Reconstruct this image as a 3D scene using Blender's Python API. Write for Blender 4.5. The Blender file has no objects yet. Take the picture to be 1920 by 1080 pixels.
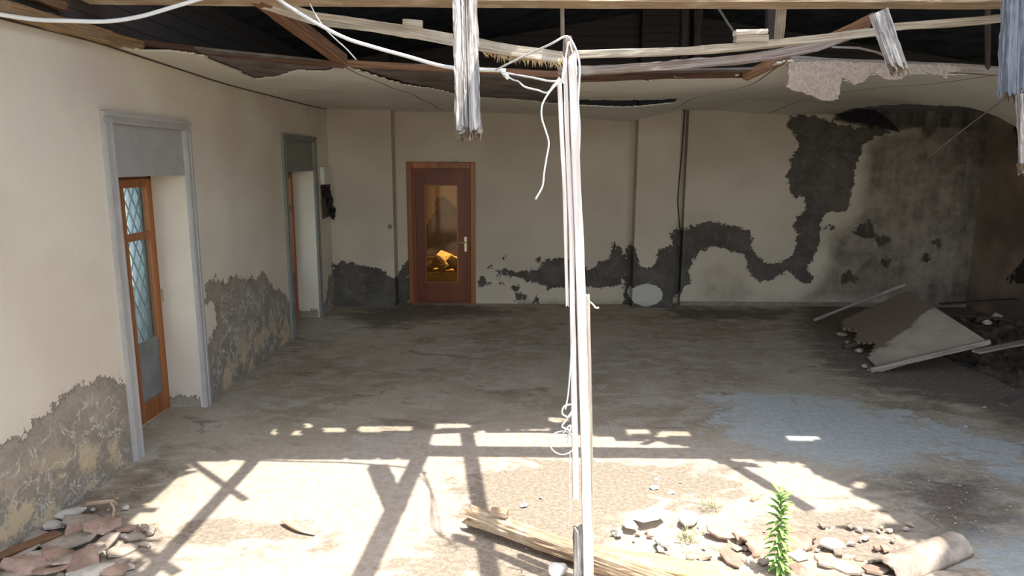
import bpy, bmesh, math, random
import numpy as np
from mathutils import Vector, Matrix
random.seed(7)
RNG = np.random.RandomState(11)
S = bpy.context.scene
COL = S.collection

# ---------------------------------------------------------------- camera
F_PX, PITCH, YAW, ROLL, HC = 1277.16, .1794, .0078, .0055, 2.0842
cd = Vector((-math.sin(YAW)*math.cos(PITCH), math.cos(YAW)*math.cos(PITCH), -math.sin(PITCH)))
_r = Vector((math.cos(YAW), math.sin(YAW), 0)); _u = _r.cross(cd)
cr = math.cos(ROLL)*_r + math.sin(ROLL)*_u
cu = -math.sin(ROLL)*_r + math.cos(ROLL)*_u
CP = Vector((0, 0, HC))
cam = bpy.data.cameras.new('camera'); camo = bpy.data.objects.new('camera', cam); COL.objects.link(camo)
camo.matrix_world = Matrix(((cr.x, cu.x, -cd.x, 0), (cr.y, cu.y, -cd.y, 0), (cr.z, cu.z, -cd.z, HC), (0, 0, 0, 1)))
cam.sensor_width = 36; cam.lens = F_PX/1920*36; cam.clip_start = .05; cam.clip_end = 200
S.camera = camo

# ---------------------------------------------------------------- sky, sun, exposure
SUN_DX, SUN_DY = .215, -.117            # direction towards the sun is (SUN_DX, SUN_DY, 1)
W = bpy.data.worlds.new('world'); S.world = W; W.use_nodes = True
nt = W.node_tree; nt.nodes.clear()
wo = nt.nodes.new('ShaderNodeOutputWorld'); bg = nt.nodes.new('ShaderNodeBackground'); sky = nt.nodes.new('ShaderNodeTexSky')
sky.sky_type = 'NISHITA'; sky.sun_disc = False; sky.sun_elevation = math.radians(74); sky.sun_rotation = math.radians(120)
sky.dust_density = 1.5
bg.inputs['Strength'].default_value = 1.0
hz = nt.nodes.new('ShaderNodeMix'); hz.data_type = 'RGBA'; sc_ = nt.nodes.new('ShaderNodeVectorMath'); sc_.operation = 'SCALE'; sc_.inputs['Scale'].default_value = .5
nt.links.new(sky.outputs[0], sc_.inputs[0]); nt.links.new(sc_.outputs[0], hz.inputs[6]); hz.inputs[7].default_value = (1.0, .96, .88, 1); hz.inputs[0].default_value = .55   # hazy pale summer sky
nt.links.new(hz.outputs[2], bg.inputs[0]); nt.links.new(bg.outputs[0], wo.inputs[0])
sl = bpy.data.lights.new('sun', 'SUN'); sl.energy = 3.7; sl.angle = math.radians(.55); sl.color = (1, .95, .86)
so = bpy.data.objects.new('sun', sl); COL.objects.link(so); so.location = (2, -1, 9)
so.rotation_euler = Vector((SUN_DX, SUN_DY, 1)).to_track_quat('Z', 'Y').to_euler()
S.view_settings.view_transform = 'Standard'; S.view_settings.look = 'None'
S.view_settings.gamma = 1; S.view_settings.use_curve_mapping = False
S.view_settings.exposure = 1.2

# ---------------------------------------------------------------- helpers
XL, XR, YB, ZC = -2.707, 6.77, 10.165, 2.83

def ray(px, py):
    return cd + (px-960)/F_PX*cr - (py-540)/F_PX*cu
def at(px, py, X=None, Y=None, Z=None):
    v = ray(px, py)
    if X is not None: t = X/v.x
    elif Y is not None: t = Y/v.y
    else: t = (Z-HC)/v.z
    return CP + t*v
def px_of(x, y, z):
    v = Vector((x, y, z)) - CP; k = v.dot(cd)
    return 960+F_PX*v.dot(cr)/k, 540-F_PX*v.dot(cu)/k
_cr, _cu, _cd = np.array(cr), np.array(cu), np.array(cd)
def px_np(P):
    v = P - np.array([0, 0, HC]); k = np.maximum(v@_cd, .01)
    return np.stack([960+F_PX*(v@_cr)/k, 540-F_PX*(v@_cu)/k], 1)

def sdf(P, polys):
    """signed distance of 2D points to a union of polygons, negative inside"""
    best = np.full(len(P), 1e9)
    for poly in polys:
        A = np.array(poly, float); B = np.roll(A, -1, 0)
        d = np.full(len(P), 1e9); ins = np.zeros(len(P), bool)
        for a, b in zip(A, B):
            ab = b-a; L = max(ab@ab, 1e-12)
            t = np.clip(((P-a)@ab)/L, 0, 1)
            q = P-a-t[:, None]*ab
            d = np.minimum(d, np.hypot(q[:, 0], q[:, 1]))
            c = (a[1] > P[:, 1]) != (b[1] > P[:, 1])
            xx = a[0]+(P[:, 1]-a[1])*(ab[0])/(ab[1] if abs(ab[1]) > 1e-12 else 1e-12)
            ins ^= c & (P[:, 0] < xx)
        best = np.minimum(best, np.where(ins, -d, d))
    return best

def tag(o, label=None, cat=None, group=None, kind=None):
    if label: o['label'] = label
    if cat: o['category'] = cat
    if group: o['group'] = group
    if kind: o['kind'] = kind
    return o
def link(name, me, m, parent=None):
    if m and not me.materials: me.materials.append(m)
    o = bpy.data.objects.new(name, me); COL.objects.link(o)
    if parent: o.parent = parent; o.matrix_parent_inverse = parent.matrix_world.inverted()
    return o
def empty(name, loc, label=None, cat=None, group=None, kind=None):
    o = bpy.data.objects.new(name, None); COL.objects.link(o); o.location = loc
    o.empty_display_size = .1
    o.matrix_world = Matrix.Translation(loc)
    return tag(o, label, cat, group, kind)

class MB:
    """collects geometry for ONE mesh object"""
    def __init__(s): s.v, s.f, s.uv = [], [], []
    def add(s, vs, fs, uvs=None):
        n = len(s.v); s.v += [tuple(v) for v in vs]
        for i, f in enumerate(fs):
            s.f.append([n+k for k in f]); s.uv.append(uvs[i] if uvs else [(vs[k][0], vs[k][1]) for k in f])
        return s
    def box(s, c, d, rot=0, jit=0):
        c = Vector(c); R = Matrix.Rotation(rot, 3, 'Z'); vs = []
        for z in (-1, 1):
            for y in (-1, 1):
                for x in (-1, 1):
                    vs.append(c+R@Vector((x*d[0]/2, y*d[1]/2, z*d[2]/2))+Vector([random.uniform(-jit, jit) for _ in range(3)]))
        return s.add(vs, [(0, 2, 3, 1), (4, 5, 7, 6), (0, 1, 5, 4), (2, 6, 7, 3), (0, 4, 6, 2), (1, 3, 7, 5)])
    def sweep(s, pts, prof, up=(0, 0, 1), jit=.0, br=(0, 0), taper=None, step=.06, smooth=False, seed=0, caps=True):
        """profile (list of 2D points) swept along a polyline; br = raggedness of the two ends"""
        rs = np.random.RandomState(seed or random.randint(1, 10**6))
        pts = [Vector(p) for p in pts]
        if smooth: pts = catmull(pts)
        out = []
        for a, b in zip(pts, pts[1:]):
            n = max(1, int((b-a).length/step))
            out += [a.lerp(b, i/n) for i in range(n)]
        out.append(pts[-1]); n = len(out); m = len(prof)
        up = Vector(up); vs = []; L = 0; Ls = []
        perim = [0]
        for k in range(m): perim.append(perim[-1]+math.dist(prof[k], prof[(k+1) % m]))
        ea = rs.uniform(-1, 1, m)*br[0]; eb = rs.uniform(-1, 1, m)*br[1]
        wob = np.zeros((n, m))
        if jit:
            base = rs.normal(size=(n, m)); 
            for k in range(3): base = (base+np.roll(base, 1, 0)+np.roll(base, -1, 0))/3
            wob = base*jit*1.7 + rs.normal(size=(n, m))*jit*.35
        for i, p in enumerate(out):
            t = (out[min(i+1, n-1)]-out[max(i-1, 0)]).normalized()
            x = t.cross(up)
            if x.length < 1e-4: x = Vector((1, 0, 0))
            x.normalize(); y = x.cross(t)
            k = taper(i/(n-1)) if taper else 1
            if i: L += (p-out[i-1]).length
            Ls.append(L)
            for j, (a, b) in enumerate(prof):
                h = math.hypot(a, b) or 1; g = k*(1+wob[i, j]/h)
                q = p+x*a*g+y*b*g
                if i == 0: q = q+t*ea[j]
                if i == n-1: q = q+t*eb[j]
                vs.append(q)
        fs, uvs = [], []
        for i in range(n-1):
            for j in range(m):
                j2 = (j+1) % m
                fs.append((i*m+j, i*m+j2, (i+1)*m+j2, (i+1)*m+j))
                uvs.append([(Ls[i], perim[j]), (Ls[i], perim[j+1]), (Ls[i+1], perim[j+1]), (Ls[i+1], perim[j])])
        if caps:
            for i0, rev in ((0, 1), ((n-1)*m, 0)):
                c = sum((vs[i0+j] for j in range(m)), Vector())/m
                vs.append(c); ci = len(vs)-1
                for j in range(m):
                    a, b = i0+j, i0+(j+1) % m
                    fs.append((ci, b, a) if rev else (ci, a, b)); uvs.append([(0, 0), prof[j], prof[(j+1) % m]])
        return s.add(vs, fs, uvs)
    def tube(s, pts, r, sides=8, smooth=True, step=.03, **k):
        pr = [(r*math.cos(2*PI*i/sides), r*math.sin(2*PI*i/sides)) for i in range(sides)]
        return s.sweep(pts, pr, up=(.13, .31, .94), smooth=smooth, step=step, **k)
    def build(s, name, m, parent=None, smooth=False):
        me = bpy.data.meshes.new(name); me.from_pydata(s.v, [], s.f)
        ul = me.uv_layers.new(name='UVMap'); fl = [c for f in s.uv for c in f]
        for i, c in enumerate(fl): ul.data[i].uv = c
        if smooth: me.polygons.foreach_set('use_smooth', [True]*len(me.polygons))
        me.update()
        return link(name, me, m, parent)
PI = math.pi
def catmull(pts, n=6):
    P = [pts[0]*2-pts[1]]+pts+[pts[-1]*2-pts[-2]]; out = []
    for i in range(1, len(P)-2):
        a, b, c, d = P[i-1:i+3]
        for k in range(n):
            t = k/n
            out.append(.5*((2*b)+(c-a)*t+(2*a-5*b+4*c-d)*t*t+(3*b-a-3*c+d)*t**3))
    out.append(pts[-1]); return out
def rect(w, h, bev=.12):
    b = min(w, h)*bev; x, y = w/2, h/2
    return [(-x+b, -y), (0, -y), (x-b, -y), (x, -y+b), (x, 0), (x, y-b), (x-b, y), (0, y), (-x+b, y), (-x, y-b), (-x, 0), (-x, -y+b)]
def fissured(w, h, n=44, depth=.012, seed=1):
    rs = np.random.RandomState(seed); out = []
    for i in range(n):
        a = 2*PI*i/n; c, s_ = math.cos(a), math.sin(a)
        k = 1/max(abs(c)/(w/2), abs(s_)/(h/2)); k *= .97
        k -= depth*abs(rs.normal())*(.9 if i % 2 else .25)
        out.append((c*k, s_*k))
    return out

# ---------------------------------------------------------------- materials
class NT:
    def __init__(s, name):
        s.m = bpy.data.materials.new(name); s.m.use_nodes = True; s.t = s.m.node_tree; s.t.nodes.clear()
        s.out = s.t.nodes.new('ShaderNodeOutputMaterial')
    def n(s, ty, **k):
        o = s.t.nodes.new('ShaderNode'+ty)
        for a, b in k.items(): setattr(o, a, b)
        return o
    def set(s, sock, v):
        if hasattr(v, 'is_output') or isinstance(v, bpy.types.NodeSocket): s.t.links.new(v, sock)
        elif isinstance(v, (tuple, list)) and len(v) == 3 and sock.type == 'RGBA': sock.default_value = (*v, 1)
        else: sock.default_value = v
    def math(s, op, a, b=0, c=None, clamp=False):
        o = s.n('Math', operation=op, use_clamp=clamp); s.set(o.inputs[0], a); s.set(o.inputs[1], b)
        if c is not None: s.set(o.inputs[2], c)
        return o.outputs[0]
    def mix(s, f, a, b, mode='MIX'):
        o = s.n('Mix', data_type='RGBA', blend_type=mode); s.set(o.inputs[0], f); s.set(o.inputs[6], a); s.set(o.inputs[7], b); return o.outputs[2]
    def ramp(s, v, lo, hi, a=0., b=1.):
        o = s.n('MapRange', interpolation_type='SMOOTHSTEP'); s.set(o.inputs[0], v); s.set(o.inputs[1], lo); s.set(o.inputs[2], hi); s.set(o.inputs[3], a); s.set(o.inputs[4], b); return o.outputs[0]
    def pos(s, sc=(1, 1, 1), uv=False):
        g = s.n('TexCoord').outputs['UV'] if uv else s.n('NewGeometry').outputs['Position']
        o = s.n('Mapping'); s.t.links.new(g, o.inputs[0]); o.inputs['Scale'].default_value = sc; return o.outputs[0]
    def noise(s, sc, det=4, rough=.6, vec=None, dist=0.):
        o = s.n('TexNoise'); s.set(o.inputs['Scale'], sc); o.inputs['Detail'].default_value = det; o.inputs['Roughness'].default_value = rough
        o.inputs['Distortion'].default_value = dist
        s.t.links.new(vec if vec else s.pos(), o.inputs['Vector']); return o.outputs[0]
    def attr(s, name):
        return s.n('Attribute', attribute_name=name).outputs['Fac']
    def sub(s, v, k): return s.math('SUBTRACT', v, k)
    def bsdf(s, color, rough=.85, bump=None, bstr=.3, bdist=.01, spec=.3, **k):
        b = s.n('BsdfPrincipled'); s.set(b.inputs['Base Color'], color); s.set(b.inputs['Roughness'], rough)
        b.inputs['Specular IOR Level'].default_value = spec
        for a, v in k.items(): s.set(b.inputs[a], v)
        if bump is not None:
            bp = s.n('Bump'); bp.inputs['Strength'].default_value = bstr; bp.inputs['Distance'].default_value = bdist
            s.set(bp.inputs['Height'], bump); s.t.links.new(bp.outputs[0], b.inputs['Normal'])
        s.t.links.new(b.outputs[0], s.out.inputs[0]); return s.m

def wood(name, base, dark, pale, rough=.8, grain=60., bump=.5, worn=.5):
    t = NT(name); v = t.pos((1.2, grain, 1), uv=True)
    g = t.noise(1.6, 5, .65, v, .4); v2 = t.pos((3, grain*2.6, 1), uv=True); g2 = t.noise(2, 3, .6, v2)
    blot = t.noise(3.5, 4, .6)
    c = t.mix(t.ramp(g, .38, .62), dark, base); c = t.mix(t.ramp(g2, .55, .75, 0, .6), c, pale)
    c = t.mix(t.ramp(blot, worn, worn+.25, 0, .7), c, pale)
    kn = t.noise(9, 2, .5); c = t.mix(t.ramp(kn, .7, .76, 0, .5), c, dark)
    return t.bsdf(c, rough, g, bump, .006)
M = {}
M['beam'] = wood('weathered_beam_wood', (.30, .25, .20), (.15, .10, .07), (.52, .48, .42))
M['brown'] = wood('brown_joist_wood', (.26, .14, .075), (.13, .065, .035), (.38, .24, .14), worn=.62)
M['red'] = wood('dark_red_brown_wood', (.13, .065, .04), (.07, .035, .022), (.22, .13, .09), worn=.66)
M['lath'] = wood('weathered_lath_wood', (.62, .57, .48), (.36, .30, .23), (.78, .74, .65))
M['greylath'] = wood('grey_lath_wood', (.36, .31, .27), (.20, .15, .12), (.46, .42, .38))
M['pale'] = wood('sun_bleached_board', (.86, .80, .77), (.72, .63, .58), (.9, .87, .85), grain=40, bump=.15)
M['rot'] = wood('rotten_grey_timber', (.44, .42, .395), (.12, .105, .095), (.62, .58, .53), grain=34, bump=1.0)
M['rotend'] = wood('rotten_brown_end', (.20, .13, .08), (.05, .035, .025), (.38, .28, .2), bump=1.)
M['straw'] = wood('torn_wood_fibre', (.62, .46, .27), (.40, .27, .14), (.78, .64, .42))
M['log'] = wood('yellowish_fallen_timber', (.55, .42, .28), (.27, .18, .11), (.72, .62, .48))
M['plate'] = wood('yellow_brown_plate', (.36, .23, .12), (.20, .12, .065), (.46, .34, .2))
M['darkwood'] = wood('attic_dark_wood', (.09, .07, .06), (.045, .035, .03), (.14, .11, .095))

def plaster_wall(name, paint, paint2, peel, peel2, salt=.6, base_z=.0, ochre=None):
    t = NT(name)
    n1 = t.noise(1.1, 3, .5); n2 = t.noise(11, 6, .72); n3 = t.noise(60, 3, .6); n4 = t.noise(4.2, 5, .65)
    c = t.mix(t.ramp(n1, .35, .65), paint, paint2)
    c = t.mix(t.ramp(n4, .5, .8, 0, .25), c, paint2)
    c = t.mix(t.ramp(n3, .62, .75, 0, .25), c, (.25, .22, .18))
    # peeled / damp area: distance attribute roughened by noise
    d = t.attr('peel')
    dd = t.math('ADD', d, t.math('MULTIPLY', t.sub(n2, .5), .26)); dd = t.math('ADD', dd, t.math('MULTIPLY', t.sub(n3, .5), .07))
    m = t.ramp(dd, .004, -.006)
    rim = t.math('MULTIPLY', t.ramp(dd, -.03, .0), m)
    p = t.mix(t.ramp(n4, .35, .65), peel, peel2); p = t.mix(t.ramp(n3, .4, .7, 0, .35), p, (peel[0]*.5, peel[1]*.5, peel[2]*.5))
    # salt bloom: contour lines of a noise
    w = t.noise(5.2, 4, .62, None, .9)
    ln = t.math('ABSOLUTE', t.sub(w, .5)); band = t.ramp(ln, .035, .0)
    deep = t.ramp(d, -.06, -.16)
    sm = t.math('MULTIPLY', t.math('MULTIPLY', band, deep), salt)
    sm = t.math('MULTIPLY', sm, t.ramp(n2, .35, .6))
    p = t.mix(sm, p, (.66, .63, .58))
    if ochre:
        z = t.n('SeparateXYZ'); t.t.links.new(t.pos(), z.inputs[0])
        oc = t.math('MULTIPLY', t.ramp(z.outputs[2], .55, .1), t.ramp(n4, .5, .56)); oc = t.math('MULTIPLY', oc, deep)
        p = t.mix(oc, p, ochre)
    p = t.mix(rim, p, (peel[0]*.6, peel[1]*.6, peel[2]*.6))
    c = t.mix(m, c, p)
    pa = t.math('ADD', t.attr('patch'), t.math('MULTIPLY', t.sub(n2, .5), .03)); c = t.mix(t.ramp(pa, .012, .018), c, (.50, .47, .41))
    g = t.attr('grime'); gg = t.math('ADD', g, t.math('MULTIPLY', t.sub(n4, .5), .5))
    vs = t.pos((3, 3, .35)); st = t.noise(2.2, 5, .65, vs)
    gm = t.ramp(gg, .2, 1.)
    c = t.mix(gm, c, t.mix(t.ramp(st, .35, .65), (.035, .027, .02), (.11, .085, .062)))
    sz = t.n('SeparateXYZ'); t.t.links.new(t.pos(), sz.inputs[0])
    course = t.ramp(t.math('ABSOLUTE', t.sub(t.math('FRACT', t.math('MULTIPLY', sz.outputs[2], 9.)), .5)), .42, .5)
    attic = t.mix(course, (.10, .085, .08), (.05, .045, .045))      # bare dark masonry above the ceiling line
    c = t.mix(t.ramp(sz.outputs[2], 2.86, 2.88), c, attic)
    h = t.math('SUBTRACT', t.math('MULTIPLY', n3, .25), t.math('MULTIPLY', m, t.math('SUBTRACT', 1.0, t.math('MULTIPLY', n2, .6))))
    return t.bsdf(c, .92, h, .5, .012, spec=.15)
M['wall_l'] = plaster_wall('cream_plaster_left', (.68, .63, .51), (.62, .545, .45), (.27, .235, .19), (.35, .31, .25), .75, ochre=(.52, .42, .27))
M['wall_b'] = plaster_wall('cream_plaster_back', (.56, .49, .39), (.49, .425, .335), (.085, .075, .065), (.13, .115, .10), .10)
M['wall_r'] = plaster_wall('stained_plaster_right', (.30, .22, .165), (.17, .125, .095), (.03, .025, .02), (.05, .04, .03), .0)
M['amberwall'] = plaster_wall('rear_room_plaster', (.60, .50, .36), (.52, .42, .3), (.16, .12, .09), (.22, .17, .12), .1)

def flat(name, col, rough=.8, var=.15, sc=8, bump=.15, spec=.3, **k):
    t = NT(name); n = t.noise(sc, 5, .6); n2 = t.noise(sc*9, 3, .6)
    c = t.mix(t.ramp(n, .35, .65), tuple(x*(1-var) for x in col), tuple(min(1, x*(1+var)) for x in col))
    c = t.mix(t.ramp(n2, .6, .75, 0, var), c, tuple(x*.4 for x in col))
    return t.bsdf(c, rough, n2, bump, .004, spec=spec, **k)
M['trim'] = flat('grey_painted_trim', (.40, .385, .37), .6, .06)
M['trim_panel'] = flat('grey_overpanel_paint', (.36, .35, .335), .6, .05)
M['trim2'] = flat('grey_green_trim', (.21, .215, .19), .6, .06)
M['doorwood'] = wood('varnished_orange_brown_wood', (.38, .135, .042), (.22, .072, .024), (.44, .18, .065), .35, 30, .15, .7)
M['doordark'] = wood('varnished_dark_brown_wood', (.195, .052, .019), (.135, .034, .014), (.24, .072, .026), .4, 30, .12, .7)
M['metal'] = flat('brass_plate', (.55, .45, .3), .35, .1, Metallic=.8)
M['iron'] = flat('grey_iron_grille', (.30, .33, .34), .5, .1)
M['wire'] = flat('pale_grey_wire', (.72, .73, .72), .45, .05)
M['conduit'] = flat('pale_pvc_conduit', (.80, .80, .78), .35, .05)
M['blackwire'] = flat('black_cable', (.02, .018, .016), .5, .1)
M['rust'] = flat('rusty_rod', (.06, .04, .03), .7, .3, 30)
M['boxwhite'] = flat('white_box_plastic', (.66, .64, .58), .5, .05)
M['cavity'] = flat('brown_wall_cavity', (.13, .10, .08), .9, .35, 20)
M['darkhole'] = flat('black_torn_felt', (.014, .013, .014), .9, .3, 20)
t = NT('pale_lace_curtain'); _d = t.n('BsdfDiffuse'); t.set(_d.inputs[0], (.72, .8, .84)); _t = t.n('BsdfTranslucent'); t.set(_t.inputs[0], (.8, .87, .9)); _m = t.n('MixShader'); _m.inputs[0].default_value = .6
t.t.links.new(_d.outputs[0], _m.inputs[1]); t.t.links.new(_t.outputs[0], _m.inputs[2]); t.t.links.new(_m.outputs[0], t.out.inputs[0]); M['curtain'] = t.m
M['tile'] = flat('reddish_clay_tile', (.40, .275, .21), .85, .3, 6, .3)
M['tile2'] = flat('dusty_brown_clay_tile', (.38, .315, .255), .9, .3, 6, .3)
M['plasterchunk'] = flat('pale_plaster', (.52, .48, .42), .9, .15, 12, .4)
M['darkrubble'] = flat('dark_rubble', (.065, .052, .04), .95, .4, 10, .5)
M['sandchunk'] = flat('mud_brick_chunk', (.42, .345, .265), .95, .2, 12, .4)
M['white'] = flat('white_cloth_scrap', (.85, .84, .82), .8, .03)
M['fibre'] = flat('torn_fibreboard', (.46, .37, .30), .95, .16, 40, .5)
M['backing'] = flat('ceiling_backing_boards', (.15, .125, .11), .95, .3, 4, .3)
M['ceil'] = None
t = NT('cream_ceiling_board')
n1 = t.noise(.9, 4, .55); n2 = t.noise(5, 5, .6)
c = t.mix(t.ramp(n1, .35, .65), (.62, .59, .50), (.70, .67, .58)); c = t.mix(t.ramp(n2, .55, .8, 0, .25), c, (.45, .40, .33))
jd = 9.
for i in range(8): jd = t.math('MINIMUM', jd, t.math('ABSOLUTE', t.attr('joint%d' % i)))
c = t.mix(t.ramp(jd, .013, .004), c, (.13, .105, .08))
M['ceil'] = t.bsdf(c, .85, n2, .1, .01, spec=.2)

# floor: old tiles under dust and dirt
t = NT('dusty_tile_floor')
n1 = t.noise(.7, 4, .6, None, .6); n2 = t.noise(3.4, 7, .74, t.pos((.9, 1.5, 1)), .5); n3 = t.noise(18, 5, .7); n4 = t.noise(85, 3, .7); n5 = t.noise(1.7, 6, .72, t.pos((.8, 1.5, 1)), .8); n6 = t.noise(34, 4, .7)
c = t.mix(t.ramp(n1, .35, .65), (.31, .255, .18), (.42, .36, .27))
c = t.mix(t.ramp(n2, .47, .60, 0, .7), c, (.47, .425, .345))
c = t.mix(t.ramp(n5, .55, .64, 0, .75), c, (.20, .155, .11))
c = t.mix(t.ramp(n5, .42, .34, 0, .55), c, (.50, .475, .42))
c = t.mix(t.ramp(n6, .56, .70, 0, .55), c, (.14, .11, .085))
sp = t.n('SeparateXYZ'); t.t.links.new(t.pos(), sp.inputs[0])
fx = t.math('ABSOLUTE', t.sub(t.math('FRACT', t.math('MULTIPLY', sp.outputs[0], 4.)), .5)); fy = t.math('ABSOLUTE', t.sub(t.math('FRACT', t.math('MULTIPLY', sp.outputs[1], 4.)), .5))
jt = t.ramp(t.math('MAXIMUM', fx, t.sub(fy, .006)), .486, .494)
jm = t.math('MULTIPLY', jt, t.ramp(n2, .46, .62, .0, .5)); c = t.mix(jm, c, (.10, .08, .065))
d = t.attr('clean'); dd = t.math('ADD', d, t.math('MULTIPLY', t.sub(n2, .5), 2.4)); dd = t.math('ADD', dd, t.math('MULTIPLY', t.sub(n3, .5), .5))
cm = t.ramp(dd, .10, -.14)
cl = t.mix(t.ramp(n3, .3, .7), (.39, .412, .39), (.51, .535, .505))
cl = t.mix(jm, cl, (.10, .09, .085)); cl = t.mix(t.ramp(n6, .6, .7, 0, .5), cl, (.2, .19, .18))
c = t.mix(cm, c, cl)
# dusty floor painted lighter across the sunlit patch, then the sandy soil
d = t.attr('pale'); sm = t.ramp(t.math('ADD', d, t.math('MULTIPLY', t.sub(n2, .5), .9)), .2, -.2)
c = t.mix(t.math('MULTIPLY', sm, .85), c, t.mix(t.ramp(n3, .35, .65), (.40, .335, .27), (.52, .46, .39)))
d = t.attr('sand'); sm = t.ramp(t.math('ADD', d, t.math('MULTIPLY', t.sub(n2, .5), 1.3)), .08, -.08)
sc3 = t.mix(t.ramp(n6, .4, .6), (.235, .19, .145), (.33, .275, .215)); sc3 = t.mix(t.ramp(n4, .55, .68, 0, .7), sc3, (.52, .47, .40)); sc3 = t.mix(t.ramp(n4, .42, .34, 0, .7), sc3, (.14, .11, .085))
c = t.mix(sm, c, sc3)
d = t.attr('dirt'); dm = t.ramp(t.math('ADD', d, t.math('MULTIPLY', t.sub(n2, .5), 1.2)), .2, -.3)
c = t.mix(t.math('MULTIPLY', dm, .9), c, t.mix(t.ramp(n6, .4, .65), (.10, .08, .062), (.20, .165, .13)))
c = t.mix(t.ramp(n4, .60, .72, 0, .5), c, (.08, .065, .05)); c = t.mix(t.ramp(n4, .38, .30, 0, .4), c, (.50, .46, .40))
h = t.math('ADD', t.math('MULTIPLY', n4, .5), n3)
M['floor'] = t.bsdf(c, t.ramp(cm, 0, 1, .92, .6), h, .6, .014, spec=.3)

def glassy(name, tint, gloss=.12, rough=.05, haze=0.):
    t = NT(name)
    tr = t.n('BsdfTransparent'); t.set(tr.inputs[0], tint); gl = t.n('BsdfGlossy'); gl.inputs['Roughness'].default_value = rough
    mx = t.n('MixShader'); mx.inputs[0].default_value = gloss; t.t.links.new(tr.outputs[0], mx.inputs[1]); t.t.links.new(gl.outputs[0], mx.inputs[2]); o = mx
    if haze:
        df = t.n('BsdfTranslucent'); t.set(df.inputs[0], (.8, .82, .8)); m2 = t.n('MixShader'); m2.inputs[0].default_value = haze
        t.t.links.new(mx.outputs[0], m2.inputs[1]); t.t.links.new(df.outputs[0], m2.inputs[2]); o = m2
    t.t.links.new(o.outputs[0], t.out.inputs[0]); return t.m
M['amber'] = glassy('amber_glass', (.98, .70, .30), .03)
M['glass'] = glassy('clear_glass', (.85, .92, .9), .08)
M['frost'] = glassy('dirty_glass', (.5, .52, .5), .05, .3, .45)

# ---------------------------------------------------------------- walls, floor, ceiling
def grid_mesh(us, vs, fn, keep=None):
    nu, nv = len(us), len(vs)
    Vt = [fn(u, v) for v in vs for u in us]
    F = []
    for j in range(nv-1):
        for i in range(nu-1):
            if keep is None or keep((us[i]+us[i+1])/2, (vs[j]+vs[j+1])/2):
                F.append((j*nu+i, j*nu+i+1, (j+1)*nu+i+1, (j+1)*nu+i))
    return Vt, F
def lins(a, b, step, extra=()):
    n = max(1, int(round(abs(b-a)/step))); xs = set(np.round(np.linspace(a, b, n+1), 4).tolist())
    for e in extra:
        xs = {x for x in xs if abs(x-e) > step*.4 or x in (round(a, 4), round(b, 4))}
    xs |= {round(e, 4) for e in extra}
    return sorted(xs, reverse=b < a)
def mesh_attr(o, name, vals):
    a = o.data.attributes.new(name, 'FLOAT', 'POINT'); a.data.foreach_set('value', np.asarray(vals, dtype=np.float32))
def mkmesh(name, V, F, m, kind='structure', parent=None):
    me = bpy.data.meshes.new(name); me.from_pydata([tuple(v) for v in V], [], F); me.update()
    o = link(name, me, m, parent)
    if kind: o['kind'] = kind
    return o
def poly_on(pp, **k):
    ax = list(k)[0]; out = []
    for p in pp:
        q = at(*p, **k); out.append((q.y, q.z) if ax == 'X' else (q.x, q.z) if ax == 'Y' else (q.x, q.y))
    return out

# --- left wall: inner face with two doorways, each with reveals of .33 m
O1 = (4.60, 5.60); O2 = (8.01, 9.12)      # y0, y1 of the two doorways
us = lins(-2.0, YB, .05, (O1[0], O1[1], O2[0], O2[1])); vs = lins(0, 4.2, .05, (2.36,))
def keepL(u, v):
    return not ((O1[0] < u < O1[1] and v < 2.36) or (O2[0] < u < O2[1] and v < 2.36))
V_, F_ = grid_mesh(us, vs, lambda u, v: (XL, u, v), keepL)
for (a, b) in (O1, O2):
    for q in (([(XL, a, 0), (XL, a, 2.36), (XL-.33, a, 2.36), (XL-.33, a, 0)]), ([(XL, b, 0), (XL-.33, b, 0), (XL-.33, b, 2.36), (XL, b, 2.36)]),
              ([(XL, a, 2.36), (XL, b, 2.36), (XL-.33, b, 2.36), (XL-.33, a, 2.36)])):
        n = len(V_)
        # reveals subdivided so the peel attribute can vary
        A, B, C_, D_ = [Vector(p) for p in q]; k = 24; m_ = 6
        for j in range(k+1):
            for i in range(m_+1):
                V_.append(tuple((A.lerp(D_, i/m_)).lerp(B.lerp(C_, i/m_), j/k)))
        for j in range(k):
            for i in range(m_):
                a0 = n+j*(m_+1)+i; F_.append((a0, a0+1, a0+m_+2, a0+m_+1))
# outer face
n = len(V_)
V2, F2 = grid_mesh([-2.0, O1[0], O1[1], O2[0], O2[1], YB+5], [0, 2.36, 4.2], lambda u, v: (XL-.40, u, v), keepL)
V_ += V2; F_ += [tuple(n+i for i in f) for f in F2]
wl = mkmesh('wall_left', V_, F_, M['wall_l'])
pp1 = [(-400, 900), (-60, 850), (0, 830), (20, 824), (45, 815), (55, 803), (62, 788), (85, 780), (100, 762), (108, 750), (130, 740), (145, 722), (168, 713), (192, 709), (220, 713), (238, 722), (262, 850), (255, 900), (-100, 1150), (-500, 1300)]
pp2 = [(384, 560), (386, 536), (402, 520), (418, 527), (430, 524), (443, 514), (455, 524), (468, 520), (480, 528), (486, 514), (494, 510), (500, 514), (506, 530), (516, 545), (530, 545), (540, 560), (549, 590), (552, 650), (392, 775), (388, 705), (384, 690), (392, 640), (406, 610), (404, 570), (392, 560), (388, 575)]
pp3 = [(604, 600), (604, 575), (612, 560), (616, 520), (622, 515), (622, 492), (630, 490), (634, 500), (640, 610), (606, 612)]
peel = sdf(np.array([(v[1], v[2]) for v in V_]), [poly_on(p, X=XL) for p in (pp1, pp2, pp3)])
rev = np.array([v[0] < XL-.02 for v in V_]); zz = np.array([v[2] for v in V_])
peel = np.where(rev, zz-.10, peel)
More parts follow.
